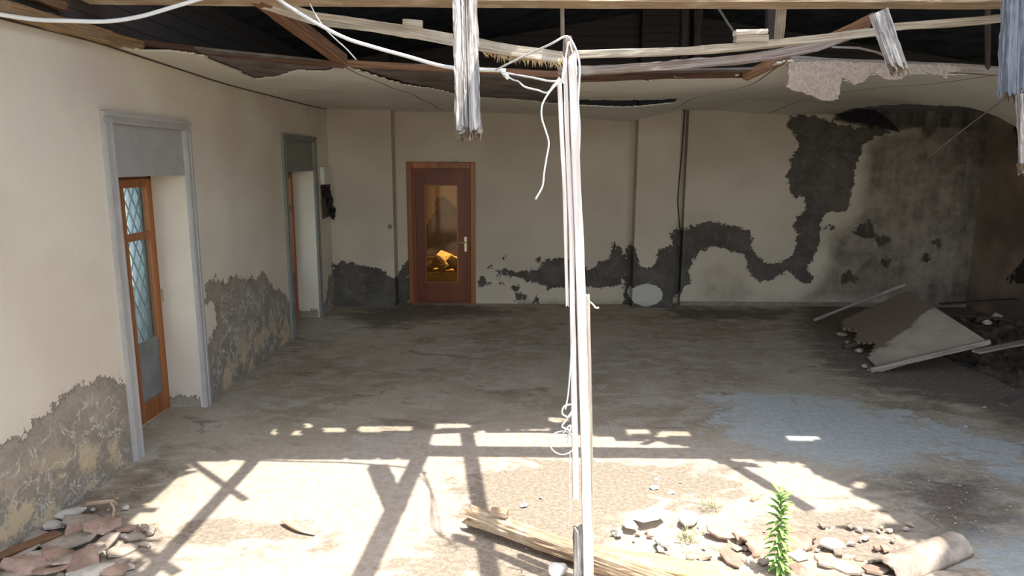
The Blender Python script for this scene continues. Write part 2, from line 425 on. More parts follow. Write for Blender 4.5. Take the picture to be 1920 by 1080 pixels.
mesh_attr(wl, 'peel', np.clip(peel, -1, 1)); mesh_attr(wl, 'grime', np.zeros(len(V_)))

# --- back wall with shallow steps
def bx(px): return at(px, 400, Y=YB).x
xa, xb_, xc_, xd_, xe_ = bx(744), bx(1186), bx(1262), bx(1282), XR
DX0, DX1, DZ = -1.64, -.63, 2.115
def yback(x):
    if x < xa: return YB-.30
    if x < xb_: return YB
    if x < xc_: return YB-.25
    if x < xd_: return YB+.12
    return YB-.03
us = lins(XL-.02, XR+.3, .045, (xa, xb_, xc_, xd_, DX0, DX1)); vs = lins(0, 4.2, .045, (DZ,))
V_ = []; F_ = []
edges = [XL-.02, xa, xb_, xc_, xd_, XR+.3]
prev = None
for s0, s1 in zip(edges, edges[1:]):
    uu = [u for u in us if round(s0, 4)-1e-4 <= u <= round(s1, 4)+1e-4]; yb = yback((s0+s1)/2)
    n = len(V_); a, b = grid_mesh(uu, vs, lambda u, v: (u, yb, v), lambda u, v: not (DX0 < u < DX1 and v < DZ))
    V_ += a; F_ += [tuple(n+i for i in f) for f in b]
    if prev is not None:
        n = len(V_); a, b = grid_mesh([prev, (prev+yb)/2, yb], vs, lambda u, v: (s0, u, v)); V_ += a; F_ += [tuple(n+i for i in f) for f in b]
    prev = yb
# door reveals
n = len(V_); 
V_ += [(DX0, YB, 0), (DX0, YB+.2, 0), (DX0, YB+.2, DZ), (DX0, YB, DZ), (DX1, YB, 0), (DX1, YB+.2, 0), (DX1, YB+.2, DZ), (DX1, YB, DZ)]
F_ += [(n, n+1, n+2, n+3), (n+4, n+7, n+6, n+5), (n+3, n+2, n+6, n+7)]
wb = mkmesh('wall_back', V_, F_, M['wall_b'])
B = []
B.append([(628, 590), (628, 505), (636, 490), (642, 487), (665, 486), (680, 491), (700, 493), (722, 500), (732, 508), (744, 515), (750, 515), (757, 493), (768, 488), (768, 600), (740, 600), (700, 600), (665, 600)])
B.append([(914, 502), (920, 499), (925, 510), (945, 504), (962, 511), (990, 508), (1010, 505), (1022, 490), (1035, 484), (1055, 482), (1090, 500), (1112, 505), (1125, 492), (1140, 488), (1148, 470), (1150, 450), (1158, 460), (1168, 468), (1173, 500), (1166, 530), (1150, 538), (1120, 540), (1100, 535), (1070, 545), (1050, 540), (1030, 545), (1010, 532), (990, 528), (975, 522), (950, 518), (935, 516)])
B.append([(1174, 470), (1182, 452), (1188, 470), (1192, 490), (1205, 503), (1222, 490), (1228, 470), (1240, 460), (1256, 452), (1258, 600), (1170, 600), (1172, 520)])
B.append([(1253, 560), (1252, 430), (1275, 430), (1292, 427), (1310, 419), (1332, 415), (1360, 420), (1382, 424), (1406, 431), (1412, 468), (1428, 488), (1448, 494), (1468, 490), (1484, 484), (1491, 465), (1496, 440), (1486, 430), (1490, 412), (1505, 400), (1512, 385), (1508, 368), (1490, 372), (1478, 350), (1474, 330), (1482, 318), (1478, 300), (1497, 280), (1492, 255), (1478, 238), (1480, 218), (1500, 216), (1530, 220), (1570, 232), (1600, 240), (1660, 236), (1665, 248), (1640, 256), (1618, 268), (1610, 300), (1603, 318), (1606, 330), (1596, 352), (1594, 380), (1584, 398), (1565, 396), (1545, 402), (1540, 418), (1538, 445), (1533, 470), (1522, 490), (1512, 498), (1526, 520), (1522, 534), (1500, 528), (1480, 508), (1462, 516), (1440, 526), (1425, 529), (1408, 520), (1400, 500), (1398, 478), (1372, 470), (1340, 462), (1315, 470), (1298, 490), (1292, 510), (1296, 530), (1280, 540), (1272, 560)])
B += [[(x+r*q_*math.cos(a)*1.25, y+r*q_*math.sin(a)) for a, q_ in [(k*PI/4, 1+.35*math.sin(x+k*2.3)) for k in range(8)]] for x, y, r in ((1013, 490, 7), (946, 485, 3), (906, 531, 10), (965, 540, 6), (940, 532, 5), (975, 556, 9), (1005, 565, 6), (1620, 432, 15), (1655, 450, 11), (1628, 420, 6), (1590, 520, 13), (1560, 428, 5), (1543, 430, 4), (1662, 493, 9), (1758, 455, 8), (1735, 485, 8))]
B.append([(640, 520), (610, 600), (610, 500)])
P2 = np.array([(v[0], v[2]) for v in V_])
mesh_attr(wb, 'peel', np.clip(sdf(P2, [poly_on(p, Y=YB-.03) for p in B]), -1, 1))
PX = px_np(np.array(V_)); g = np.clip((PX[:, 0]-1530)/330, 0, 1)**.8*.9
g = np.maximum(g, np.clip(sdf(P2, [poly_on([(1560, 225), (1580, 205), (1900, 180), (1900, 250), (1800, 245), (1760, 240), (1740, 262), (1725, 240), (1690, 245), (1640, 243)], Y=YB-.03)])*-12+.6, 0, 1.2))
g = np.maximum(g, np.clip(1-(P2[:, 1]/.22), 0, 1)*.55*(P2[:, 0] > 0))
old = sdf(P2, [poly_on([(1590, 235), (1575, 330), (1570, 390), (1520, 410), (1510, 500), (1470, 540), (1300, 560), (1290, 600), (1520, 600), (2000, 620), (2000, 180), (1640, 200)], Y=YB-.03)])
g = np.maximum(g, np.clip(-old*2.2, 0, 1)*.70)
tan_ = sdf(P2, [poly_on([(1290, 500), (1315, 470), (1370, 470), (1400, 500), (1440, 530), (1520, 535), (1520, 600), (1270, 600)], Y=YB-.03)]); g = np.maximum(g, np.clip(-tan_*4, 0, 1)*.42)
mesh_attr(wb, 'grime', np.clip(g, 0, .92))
mesh_attr(wb, 'patch', np.maximum(0, -sdf(P2, [poly_on([(1212+33*math.cos(k*PI/6), 553+23*math.sin(k*PI/6)) for k in range(12)], Y=YB-.25)])))

# --- right wall
us = lins(-2, YB, .1); vs = lins(0, 4.2, .1)
V_, F_ = grid_mesh(us, vs, lambda u, v: (XR, u, v))
wr = mkmesh('wall_right', V_, F_, M['wall_r'])
mesh_attr(wr, 'peel', np.clip(sdf(np.array([(v[1], v[2]) for v in V_]), [[(8.9, 2.9), (8.6, 2.4), (8.7, 1.9), (9.1, 1.7), (9.4, 2.2), (9.7, 2.8)], [(9.0, 1.0), (8.7, .6), (9.4, .5)]]), -1, 1))
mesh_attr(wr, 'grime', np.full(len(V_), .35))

# --- floor
us = lins(XL-.33, XR, .08); vs = lins(-2.0, YB+.16, .08)
V_, F_ = grid_mesh(us, vs, lambda u, v: (u, v, 0.))
fl = mkmesh('floor', V_, F_, M['floor'])
P2 = np.array([(v[0], v[1]) for v in V_])
clean = [[(1340, 745), (1420, 735), (1520, 740), (1600, 755), (1680, 775), (1780, 800), (1920, 830), (2000, 900), (1900, 900), (1830, 860), (1740, 850), (1680, 900), (1600, 880), (1500, 860), (1400, 840), (1350, 790)],
         [(1790, 1010), (1860, 1000), (2000, 990), (2000, 1150), (1750, 1100), (1740, 1070)], [(640, 850), (700, 820), (760, 840), (700, 900), (640, 900)]]
pale = [[(-700, 1500), (240, 1010), (380, 860), (880, 790), (1060, 800), (1250, 815), (1440, 850), (1580, 890), (1700, 980), (1800, 1040), (2300, 1500)]]  # outline of the sunlit patch, floor colour brightened inside it
sand = [[(868, 880), (1040, 862), (1390, 880), (1400, 920), (1340, 950), (1230, 950), (1150, 990), (1120, 1030), (1200, 1090), (780, 1100), (745, 1060), (800, 1010), (880, 975), (860, 920)], [(230, 1010), (420, 975), (560, 990), (620, 1020), (420, 1030), (340, 1010), (260, 1045)], [(1420, 1000), (1560, 940), (1680, 985), (1720, 1060), (1700, 1120), (1300, 1120), (1240, 1060)]]
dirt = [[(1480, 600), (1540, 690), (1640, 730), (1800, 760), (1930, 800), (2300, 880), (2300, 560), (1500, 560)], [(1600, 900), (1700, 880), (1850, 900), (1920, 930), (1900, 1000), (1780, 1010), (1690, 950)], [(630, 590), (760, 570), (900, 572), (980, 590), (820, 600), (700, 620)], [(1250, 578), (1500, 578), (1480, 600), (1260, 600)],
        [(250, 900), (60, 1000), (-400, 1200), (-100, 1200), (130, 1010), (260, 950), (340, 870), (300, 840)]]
mesh_attr(fl, 'clean', np.clip(sdf(P2, [poly_on(p, Z=0) for p in clean]), -3, 3))
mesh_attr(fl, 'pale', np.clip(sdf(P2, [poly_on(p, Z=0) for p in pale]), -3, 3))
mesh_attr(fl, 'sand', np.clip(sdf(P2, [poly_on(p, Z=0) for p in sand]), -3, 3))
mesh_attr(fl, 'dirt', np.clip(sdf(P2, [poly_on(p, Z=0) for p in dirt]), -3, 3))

# --- outside ground and the lane wall beyond the left doors; room behind the brown door
V_, F_ = [(-14, -4, -.06), (XL-.4, -4, -.06), (XL-.4, 16, -.06), (-14, 16, -.06)], [(0, 1, 2, 3)]
mkmesh('ground_outside', V_, F_, flat('pale_concrete_lane', (.50, .48, .44), .9, .1, 3))
b = MB(); b.box((-5.2, 6, 1.0), (.2, 16, 2.1)); o = b.build('boundary_wall', flat('pale_lane_wall', (.62, .62, .58), .9, .1, 3)); o['kind'] = 'structure'
RY = 15.4
V_, F_ = grid_mesh(lins(-3.2, 1.2, .1), lins(0, 3.2, .1), lambda u, v: (u, RY, v))
rw = mkmesh('wall_rear_room', V_, F_, M['amberwall'])
st = [(818, 372), (826, 368), (840, 376), (852, 385), (872, 392), (872, 470), (845, 470), (820, 478), (800, 470), (798, 425), (812, 400)]
mesh_attr(rw, 'peel', np.clip(sdf(np.array([(v[0], v[2]) for v in V_]), [poly_on(st, Y=RY)]), -1, 1)); mesh_attr(rw, 'grime', np.zeros(len(V_)))
for nm, q in (('wall_rear_room_left', [(-3.2, YB+.2, 0), (-3.2, RY, 0), (-3.2, RY, 3.2), (-3.2, YB+.2, 3.2)]), ('wall_rear_room_right', [(1.2, YB+.2, 0), (1.2, RY, 0), (1.2, RY, 3.2), (1.2, YB+.2, 3.2)]),
              ('floor_rear_room', [(-3.2, YB, -.002), (1.2, YB, -.002), (1.2, RY, -.002), (-3.2, RY, -.002)])):
    mkmesh(nm, q, [(0, 1, 2, 3)], flat(nm+'_paint', (.34, .27, .20), .9, .2, 4))
# its roof, with a broken strip open to the sun over the rubble
V_ = [(-3.2, YB+.2, 3.2), (1.2, YB+.2, 3.2), (1.2, 13.0, 3.2), (-3.2, 13.0, 3.2), (-3.2, 14.1, 3.2), (1.2, 14.1, 3.2), (1.2, RY, 3.2), (-3.2, RY, 3.2), (-1.0, 13.0, 3.2), (-1.0, 14.1, 3.2), (.3, 13.0, 3.2), (.3, 14.1, 3.2)]
mkmesh('ceiling_rear_room', V_, [(0, 1, 2, 3), (4, 5, 6, 7), (3, 8, 9, 4), (10, 2, 5, 11)], flat('rear_ceiling', (.5, .45, .38), .9))

# --- ceiling sheets (sagging), surface through control points
ctrl = [(0, 30, None), (167, 72, None), (233, 95, None), (333, 128, None), (417, 155, None), (500, 177, None), (583, 198, None), (622, 206, None),
        (640, 126, 5.5), (850, 178, 7.9), (1040, 196, 8.5), (1100, 157, 6.0), (1400, 152, 5.9), (1270, 190, 8.4), (1480, 118, 5.4), (1870, 138, 5.8), (840, 209, 10.1), (700, 207, 10.0),
        (1020, 215, 10.1), (1120, 222, 10.0), (1190, 226, 10.0), (1262, 208, 10.1), (1450, 214, 10.1), (1700, 197, 9.2), (1800, 200, 8.5), (1910, 238, 7.5), (1660, 172, 7.4)]
cp = np.array([tuple(at(a, b, X=XL) if y is None else at(a, b, Y=y)) for a, b, y in ctrl] + [(6.7, 5.2, 2.75), (6.7, 9.9, 2.62)])
def tps(r2): return np.where(r2 > 1e-9, r2*np.log(r2+1e-12)*.5, 0)
_n = len(cp); K = tps(((cp[:, None, :2]-cp[None, :, :2])**2).sum(-1))+np.eye(_n)*.02
Pm = np.c_[np.ones(_n), cp[:, :2]]; A_ = np.block([[K, Pm], [Pm.T, np.zeros((3, 3))]])
cf = np.linalg.solve(A_, np.r_[cp[:, 2], 0, 0, 0])
def ceil_z(P): return tps(((P[:, None, :2]-cp[None, :, :2])**2).sum(-1))@cf[:_n]+np.c_[np.ones(len(P)), P[:, :2]]@cf[_n:]
gx = np.arange(XL, XR+.03, .035); gy = np.arange(3.0, YB+.1, .035)
GX, GY = np.meshgrid(gx, gy); G2 = np.c_[GX.ravel(), GY.ravel()]; GZ = ceil_z(G2)
GZ[G2[:, 1] > YB-.2] = GZ[G2[:, 1] > YB-.2]
G3 = np.c_[G2, GZ]; GP = px_np(G3)
edge = [(225, 88), (270, 97), (320, 97), (368, 103), (395, 115), (430, 128), (462, 145), (480, 149), (520, 146), (545, 137), (565, 133), (600, 135), (622, 134), (634, 128), (645, 124), (680, 136), (720, 150), (760, 160), (820, 170),
        (852, 176), (900, 183), (960, 187), (1000, 191), (1040, 196), (1075, 190), (1082, 150), (1140, 151), (1200, 149), (1210, 154), (1260, 147), (1330, 147), (1400, 143), (1440, 128), (1478, 112),
        (1482, 150), (1520, 160), (1560, 178), (1575, 176), (1580, 150), (1600, 158), (1625, 143), (1650, 140), (1690, 146), (1720, 138), (1800, 141), (1875, 137), (2000, 132), (2600, 120), (3200, 700), (2000, 262),
        (1912, 240), (1880, 222), (1850, 210), (1830, 204), (1790, 198), (1700, 195), (1640, 199), (1600, 203), (1575, 211), (1560, 222), (1560, 300), (1200, 300), (600, 260), (600, 207), (500, 181), (300, 130)]
gap = [(1080, 187), (1150, 188), (1230, 187), (1278, 184), (1266, 193), (1225, 198), (1170, 202), (1120, 200), (1080, 198)]
d1 = sdf(GP, [edge]); d2 = sdf(GP, [gap]); dpx = np.maximum(d1, -d2)
dpx += RNG.normal(size=len(dpx))*.5
joints = [((650, 127), (830, 206)), ((1470, 118), (1262, 205)), ((1440, 214), (1660, 163)), ((1660, 163), (1890, 138)), ((1830, 198), (1915, 228)), ((1400, 186), (1560, 193)), ((500, 166), (640, 172)), ((1085, 172), (1300, 176))]
def segd(P, a, b):
    a, b = np.array(a, float), np.array(b, float); ab = b-a; tt = np.clip(((P-a)@ab)/(ab@ab), 0, 1); q = P-a-tt[:, None]*ab; return np.hypot(q[:, 0], q[:, 1])
def on_ceiling(px, py):
    y = 6.
    z = 2.83
    for _ in range(12):
        q = at(px, py, Z=z); z = float(ceil_z(np.array([[q.x, min(max(q.y, 3), 10.2)]]))[0])
        z = min(max(z, 2.5), 2.95)
    return q
jds = []
for i, (a, b_) in enumerate(joints):
    qa, qb = on_ceiling(*a), on_ceiling(*b_); A2_ = np.array([qa.x, qa.y]); AB = np.array([qb.x, qb.y])-A2_; LL_ = np.hypot(*AB); AB = AB/LL_; Q = G2-A2_
    along = Q@AB; perp = Q[:, 0]*AB[1]-Q[:, 1]*AB[0]+.012*np.sin(along*5)
    jds.append(np.where((along < -.05) | (along > LL_+.05), 9., perp))
nx, ny = len(gx), len(gy); inside = dpx < 0; F_ = []
for j in range(ny-1):
    for i in range(nx-1):
        k = (j*nx+i, j*nx+i+1, (j+1)*nx+i+1, (j+1)*nx+i)
        if sum(inside[q] for q in k) >= 2: F_.append(k)
used = sorted({i for f in F_ for i in f}); mp = {q: i for i, q in enumerate(used)}
V3 = G3[used].copy()
ce = mkmesh('ceiling', V3, [tuple(mp[q] for q in f) for f in F_], M['ceil'])
for i, j_ in enumerate(jds): mesh_attr(ce, 'joint%d' % i, j_[used])
sm_ = ce.modifiers.new('thickness', 'SOLIDIFY'); sm_.thickness = .012; sm_.offset = 1

b = MB(); b.tube([at(x_, y_, X=XL+.006)+Vector((0, 0, -.004)) for x_, y_ in ((0, 33), (167, 75), (240, 98), (333, 128), (417, 155), (500, 177), (583, 198), (620, 205))], .006, 6)  # dark strip standing in for the shadow line where ceiling meets left wall
b.build('trim_3', flat('ceiling_edge_shade', (.09, .07, .055))).__setitem__('kind', 'structure')  # added strip standing in for the shadow line, not a real trim
# --- roof deck over everything but the broken opening; the opening is where the sunlit floor looks up to the sun
def roof_z(x, y): return 3.45+.17*(x-XL) if x < 1.9 else 3.45+.17*(1.9-XL)-.15*(x-1.9)
lit = poly_on([(360, 866), (352, 880), (368, 884), (335, 896), (300, 926), (272, 950), (304, 957), (268, 962), (246, 976), (252, 986), (290, 989), (292, 1003), (272, 1010), (300, 1016), (215, 1016), (173, 1040), (265, 1051), (277, 1056), (262, 1078), (240, 1120), (130, 1300), (-100, 1800),
       (2600, 1800), (1850, 1200), (1745, 1080), (1766, 1051), (1760, 1036), (1722, 1025), (1742, 1017), (1695, 1013), (1690, 1003), (1656, 992), (1648, 981), (1675, 978), (1650, 954), (1630, 936), (1601, 931), (1599, 921), (1532, 890), (1500, 868),
       (1430, 866), (1335, 866), (1322, 850), (1290, 838), (1225, 828), (1110, 817), (1050, 814), (1028, 804), (960, 807), (816, 811), (806, 832), (797, 862), (520, 862)], Z=0)
lit2 = [poly_on([(x-w/2, y-4), (x+w/2, y-5), (x+w/2+3, y+3), (x-w/2+2, y+5)], Z=0) for x, y, w in ((626, 806, 42), (722, 805, 100), (848, 799, 64), (1048, 787, 32), (1198, 810, 42), (1260, 814, 58), (1505, 822, 55), (578, 798, 12), (556, 812, 14), (513, 811, 10), (1392, 860, 92), (1612, 910, 22))]+[poly_on([(716, 850), (775, 840), (777, 851)], Z=0)]
us = lins(XL-.7, XR+.3, .03); vs = lins(-1.2, YB+.4, .03)
UU, VV = np.meshgrid([(a+b_)/2 for a, b_ in zip(us, us[1:])], [(a+b_)/2 for a, b_ in zip(vs, vs[1:])])
RZ = np.vectorize(roof_z)(UU, VV); PF = np.c_[(UU-SUN_DX*RZ).ravel(), (VV-SUN_DY*RZ).ravel()]
open_ = (np.minimum(sdf(PF, [lit])+RNG.normal(size=len(PF))*.008, sdf(PF, lit2)) < 0).reshape(UU.shape)
V_ = [(u, v, roof_z(u, v)) for v in vs for u in us]; F_ = []
nu = len(us)
for j in range(len(vs)-1):
    for i in range(nu-1):
        if not open_[j, i]: F_.append((j*nu+i, j*nu+i+1, (j+1)*nu+i+1, (j+1)*nu+i))
used = sorted({i for f in F_ for i in f}); mp = {q: i for i, q in enumerate(used)}
rf = mkmesh('roof', [V_[i] for i in used], [tuple(mp[q] for q in f) for f in F_], flat('dark_roof_boards', (.11, .115, .13), .95, .3, 3))
sm_ = rf.modifiers.new('thickness', 'SOLIDIFY'); sm_.thickness = .03; sm_.offset = 1

# --- ceiling backing (dark boards behind the torn sheets)
def backing(name, pix, dz, m, parent=None):
    pts = [on_ceiling(*p) for p in pix]
    vs_ = [(p.x, p.y, p.z+dz) for p in pts]+[(p.x, p.y, p.z+dz+.015) for p in pts]; n = len(pts)
    fs = [tuple(range(n-1, -1, -1)), tuple(range(n, 2*n))]+[(i, (i+1) % n, n+(i+1) % n, n+i) for i in range(n)]
    return mkmesh(name, vs_, fs, m, 'structure', parent)
backing('ceiling_backing_left', [(365, 97), (640, 124), (634, 165), (450, 160)], .02, M['backing'])
backing('ceiling_backing_middle', [(655, 128), (880, 140), (1050, 148), (1060, 202), (850, 190), (700, 160)], .02, M['backing'])
backing('ceiling_backing_post', [(1078, 140), (1415, 135), (1415, 150), (1075, 158)], .02, M['backing'])
# ---------------------------------------------------------------- doors
def slab(name, c, d, m, parent=None, jit=0, bevel=.0):
    o = MB().box(c, d, 0, jit).build(name, m, parent)
    if bevel:
        bv = o.modifiers.new('bevel', 'BEVEL'); bv.width = bevel; bv.segments = 2
    return o
def ring(mb, plane, c, a0, a1, z0, z1, w, th):
    """rectangular frame in a plane X=c or Y=c"""
    for (p0, p1, q0, q1) in ((a0, a0+w, z0, z1), (a1-w, a1, z0, z1), (a0+w, a1-w, z1-w, z1), (a0+w, a1-w, z0, z0+w)):
        ctr = ((p0+p1)/2, (q0+q1)/2); sz = (p1-p0, q1-q0)
        if plane == 'X': mb.box((c, ctr[0], ctr[1]), (th, sz[0], sz[1]))
        else: mb.box((ctr[0], c, ctr[1]), (sz[0], th, sz[1]))
def left_doorway(idx, y0, y1, tz, m_trim, m_panel):
    t = empty('trim_%d' % idx, (XL, (y0+y1)/2, 0), kind='structure')
    w = .10
    b = MB()
    zh = tz-.07
    for (a, c, e) in ((y0-w, y0+.004, 1), (y1-.004, y1+w-.01, -1)):
        b.box((XL+.010, (a+c)/2, zh/2), (.028, c-a, zh)); q = a+.018 if e > 0 else c-.018; b.box((XL+.027, q, zh/2), (.012, .026, zh))
        q = c-.016 if e > 0 else a+.016; b.box((XL+.026, q, zh/2), (.010, .016, zh))
    b.build('jamb_casing', m_trim, t)
    b = MB(); b.box((XL+.011, (y0+y1)/2, tz-.035), (.030, y1-y0+2*w-.01, .07)); b.box((XL+.030, (y0+y1)/2, tz-.014), (.014, y1-y0+2*w-.006, .026)); b.box((XL+.028, (y0+y1)/2, tz-.06), (.010, y1-y0+.02, .014)); b.build('head_casing', m_trim, t)
    MB().box((XL-.167, (y0+y1)/2, (1.985+2.36)/2), (.325, y1-y0+.004, .375)).build('overpanel', m_panel, t)
    d = empty('door_%d' % idx, (XL-.30, (y0+y1)/2, 0), kind='structure')
    X = XL-.30; b = MB()
    for y in (y0+.02, y1-.02): b.box((X-.02, y, .99), (.06, .05, 1.98))
    b.box((X-.02, (y0+y1)/2, 1.965), (.06, y1-y0, .05)); b.build('door_frame', M['doorwood'], d)
    mid = (y0+y1)/2
    for (a, c) in ((y0+.045, mid-.003), (mid+.003, y1-.045)):
        b = MB(); w2 = .065
        for y in (a+w2/2, c-w2/2): b.box((X+.012, y, .99), (.04, w2, 1.94))
        for z, h in ((.10, .16), (1.51, .06), (1.925, .07)): b.box((X+.012, (a+c)/2, z), (.038, c-a-2*w2, h))
        lf = b.build('door_leaf', M['doorwood'], d)
        bv = lf.modifiers.new('bevel', 'BEVEL'); bv.width = .006
        slab('glass_pane', (X+.012, (a+c)/2, 1.715), (.005, c-a-2*w2+.01, .36), M['glass'], lf)
        slab('glass_pane', (X+.012, (a+c)/2, 1.07), (.005, c-a-2*w2+.01, .84), M['glass'], lf)
        slab('frosted_lower_panel', (X+.012, (a+c)/2, .42), (.006, c-a-2*w2+.01, .50), flat('dusty_lower_panel', (.20, .205, .20), .5, .15, 5), lf)
    # grille outside
    MB().box(((X-.75), mid+.9, .45), (.06, 2.6, .9)).build('lane_parapet', M['trim'], None).__setitem__('kind', 'structure')
    g = empty('window_grille', (X-.09, mid, .0), 'iron diamond grille behind the %s glazed door on the left wall' % ('nearer' if idx == 1 else 'farther'), 'grille')
    b = MB(); s = .11
    k = -8
    while k*s < (y1-y0)+2.2:
        y = y0+k*s
        za, zb = .62, 1.96; 
        pts = []
        for i in range(25):
            z = za+(zb-za)*i/24; yy = y+(z-za)*.55; 
            if y0 < yy < y1: pts.append(Vector((X-.09, yy, z)))
        if len(pts) > 1: b.tube([pts[0], pts[-1]], .006, 5, smooth=False, step=1)
        pts = []
        for i in range(25):
            z = za+(zb-za)*i/24; yy = y+.74-(z-za)*.55
            if y0 < yy < y1: pts.append(Vector((X-.082, yy, z)))
        if len(pts) > 1: b.tube([pts[0], pts[-1]], .006, 5, smooth=False, step=1)
        k += 1
    b.build('lattice', M['iron'], g)
    b = MB(); ring(b, 'X', X-.085, y0, y1, .60, 1.98, .025, .02); b.build('grille_frame', M['iron'], g)
    # curtain
    b = MB(); pts = []
    n = 40; y00 = y0+.50 if idx == 1 else y0+.4
    y00 = y0+(y1-y0)*.84
    vs = []; fs = []
    for j in range(2):
        for i in range(n+1): 
            f = i/n; vs.append((X-.135+.025*math.sin(f*28)+.01*math.sin(f*61), y1-.13+.45*f, .58 if j == 0 else 1.97))
    for i in range(n): fs.append((i, i+1, n+2+i, n+1+i))
    b.add(vs, fs); cu_ = b.build('curtain', M['curtain'], None, True)
    so_ = cu_.modifiers.new('t', 'SOLIDIFY'); so_.thickness = .003
    tag(cu_, 'pale bluish curtain hanging outside the %s left glazed door' % ('nearer' if idx == 1 else 'farther'), 'curtain')
    return d
left_doorway(1, O1[0], O1[1], 2.41, M['trim'], M['trim_panel'])
left_doorway(2, O2[0], O2[1], 2.425, M['trim2'], M['trim2'])
# small latch cup on the reveal of the near doorway
c = at(304, 553, Y=5.6); b = MB(); b.sweep([(c.x, 5.585, c.z-.05), (c.x, 5.585, c.z+.05)], [(.02*math.cos(i*PI/4), .014*math.sin(i*PI/4)) for i in range(8)])
tag(b.build('door_latch', M['metal']), 'small worn latch fixed on the cream reveal of the near left doorway', 'latch')

d = empty('door_3', ((DX0+DX1)/2, YB, 0), kind='structure')
b = MB(); w = .075
for x in (DX0+w/2, DX1-w/2): b.box((x, YB+.03, DZ/2), (w, .13, DZ))
b.box(((DX0+DX1)/2, YB+.03, DZ-w/2-.01), (DX1-DX0-2*w, .13, w+.02)); o = b.build('door_frame', M['doorwood'], d); bv = o.modifiers.new('bevel', 'BEVEL'); bv.width = .008
b = MB(); ring(b, 'Y', YB+.04, DX0+w, DX1-w, -.02, DZ-w-.02, .045, .08); b.build('inner_stop', M['doordark'], d)
g0, g1 = at(797, 347, Y=YB+.05), at(859, 529, Y=YB+.05)
lx0, lx1, lz1 = DX0+w+.04, DX1-w-.04, DZ-w-.06
b = MB(); y = YB+.06
b.box(((lx0+g0.x)/2, y, lz1/2), (g0.x-lx0, .045, lz1)); b.box(((lx1+g1.x)/2, y, lz1/2), (lx1-g1.x, .045, lz1))
b.box(((g0.x+g1.x)/2, y, (lz1+g0.z)/2), (g1.x-g0.x, .045, lz1-g0.z)); b.box(((g0.x+g1.x)/2, y, g1.z/2), (g1.x-g0.x, .045, g1.z))
lf = b.build('door_leaf', M['doordark'], d)
b = MB(); ring(b, 'Y', y-.028, g0.x-.008, g1.x+.008, g1.z-.008, g0.z+.008, .018, .02); b.build('glazing_bead', M['doorwood'], lf)
slab('amber_glass', ((g0.x+g1.x)/2, y, (g0.z+g1.z)/2), (g1.x-g0.x, .006, g0.z-g1.z), M['amber'], lf)
c = at(873, 458, Y=y-.03); b = MB(); b.box((c.x, y-.027, c.z), (.035, .006, .22))
pl = b.build('lock_plate', M['metal'], lf); b = MB(); b.tube([Vector((c.x, y-.03, c.z+.03)), Vector((c.x, y-.07, c.z+.03)), Vector((c.x-.09, y-.075, c.z+.03))], .009); b.build('lever_handle', M['metal'], pl)
b = MB(); b.sweep([at(832, 301, Y=YB-.005), at(858, 301, Y=YB-.005)], rect(.03, .02), jit=.004); tag(b.build('plaster_lump', M['plasterchunk']), 'small grey plaster lump sitting above the brown door frame', 'plaster lump')
# skirting on the right part of the back wall
MB().box(((xd_+XR)/2, YB-.04, .03), (XR-xd_, .02, .06)).build('baseboard_back', flat('old_skirting', (.24, .20, .16), .8)).__setitem__('kind', 'structure')
# wall switch, meter box, wires on the left wall
c = at(731, 425, Y=YB-.305); tag(slab('light_switch', (c.x, c.y, c.z), (.05, .02, .06), flat('grey_switch', (.2, .18, .16)), bevel=.004), 'small dark switch on the back wall left of the brown door', 'switch')
t = empty('meter_box', (XL, 9.55, 1.8), 'small white electric box with open cavity and wires by the back corner', 'electric box')
a, c = at(599, 313, X=XL), at(613, 345, X=XL)
slab('cover', (XL+.03, (a.y+c.y)/2, (a.z+c.z)/2), (.06, c.y-a.y, a.z-c.z), M['boxwhite'], t, bevel=.008)
b = MB(); a2, c2 = at(600, 346, X=XL), at(620, 405, X=XL)
o = MB().sweep([(XL+.004, (a2.y+c2.y)/2, a2.z), (XL+.004, (a2.y+c2.y)/2+.03, c2.z)], rect(abs(c2.y-a2.y), .012), up=(1, 0, 0), jit=.012, step=.02).build('cavity', M['cavity'], t)
b = MB(); rc = random.Random(2)
for i in range(11):
    pts = [at(610+rc.uniform(-6, 8)+k*3.2, 350+k*11+rc.uniform(-5, 5), X=XL+.05+rc.uniform(-.02, .04)) for k in range(6)]
    pts = [Vector((p.x, min(p.y, YB-.37), p.z)) for p in pts]
    b.tube(pts, .011, 6)
c = at(628, 400, X=XL+.06); c.y = min(c.y, YB-.42); b.tube([c+Vector((0, .06*math.cos(k*PI/4), .06*math.sin(k*PI/4))) for k in range(9)], .011, 6)
tag(b.build('cable_tangle', M['blackwire'], None, True), 'tangle of black cables hanging below the white electric box', 'cables')

# ---------------------------------------------------------------- roof timbers
def timber(name, pts, w, h, m, label, cat, group=None, up=(0, 0, 1), jit=.003, br=(.0, .0), parent=None, bev=.12, **k):
    o = MB().sweep(pts, rect(w, h, bev), up=up, jit=jit, br=br, **k).build(name, m, parent)
    if label: tag(o, label, cat, group)
    return o
t = empty('roof_beam', (0, 4.36, 3.11), 'long weathered main roof beam across the top, grey face over a brown underside', 'beam')
timber('beam', [(-2.68, 4.40, 3.15), (-1.3, 4.38, 3.14), (.5, 4.37, 3.13), (2.2, 4.37, 3.135), (3.2, 4.37, 3.14)], .16, .15, M['lath'], None, None, parent=t)
timber('soffit_board', [(-2.68, 4.385, 3.062), (-1.3, 4.375, 3.052), (.5, 4.37, 3.045), (3.1, 4.37, 3.05)], .19, .018, M['log'], None, None, parent=t)
RG = 'rafters over the broken roof opening'
def rafter(a, b_, w, label): timber('rafter', [a, b_], w, .09, M['beam'], label, 'rafter', None, step=.15)
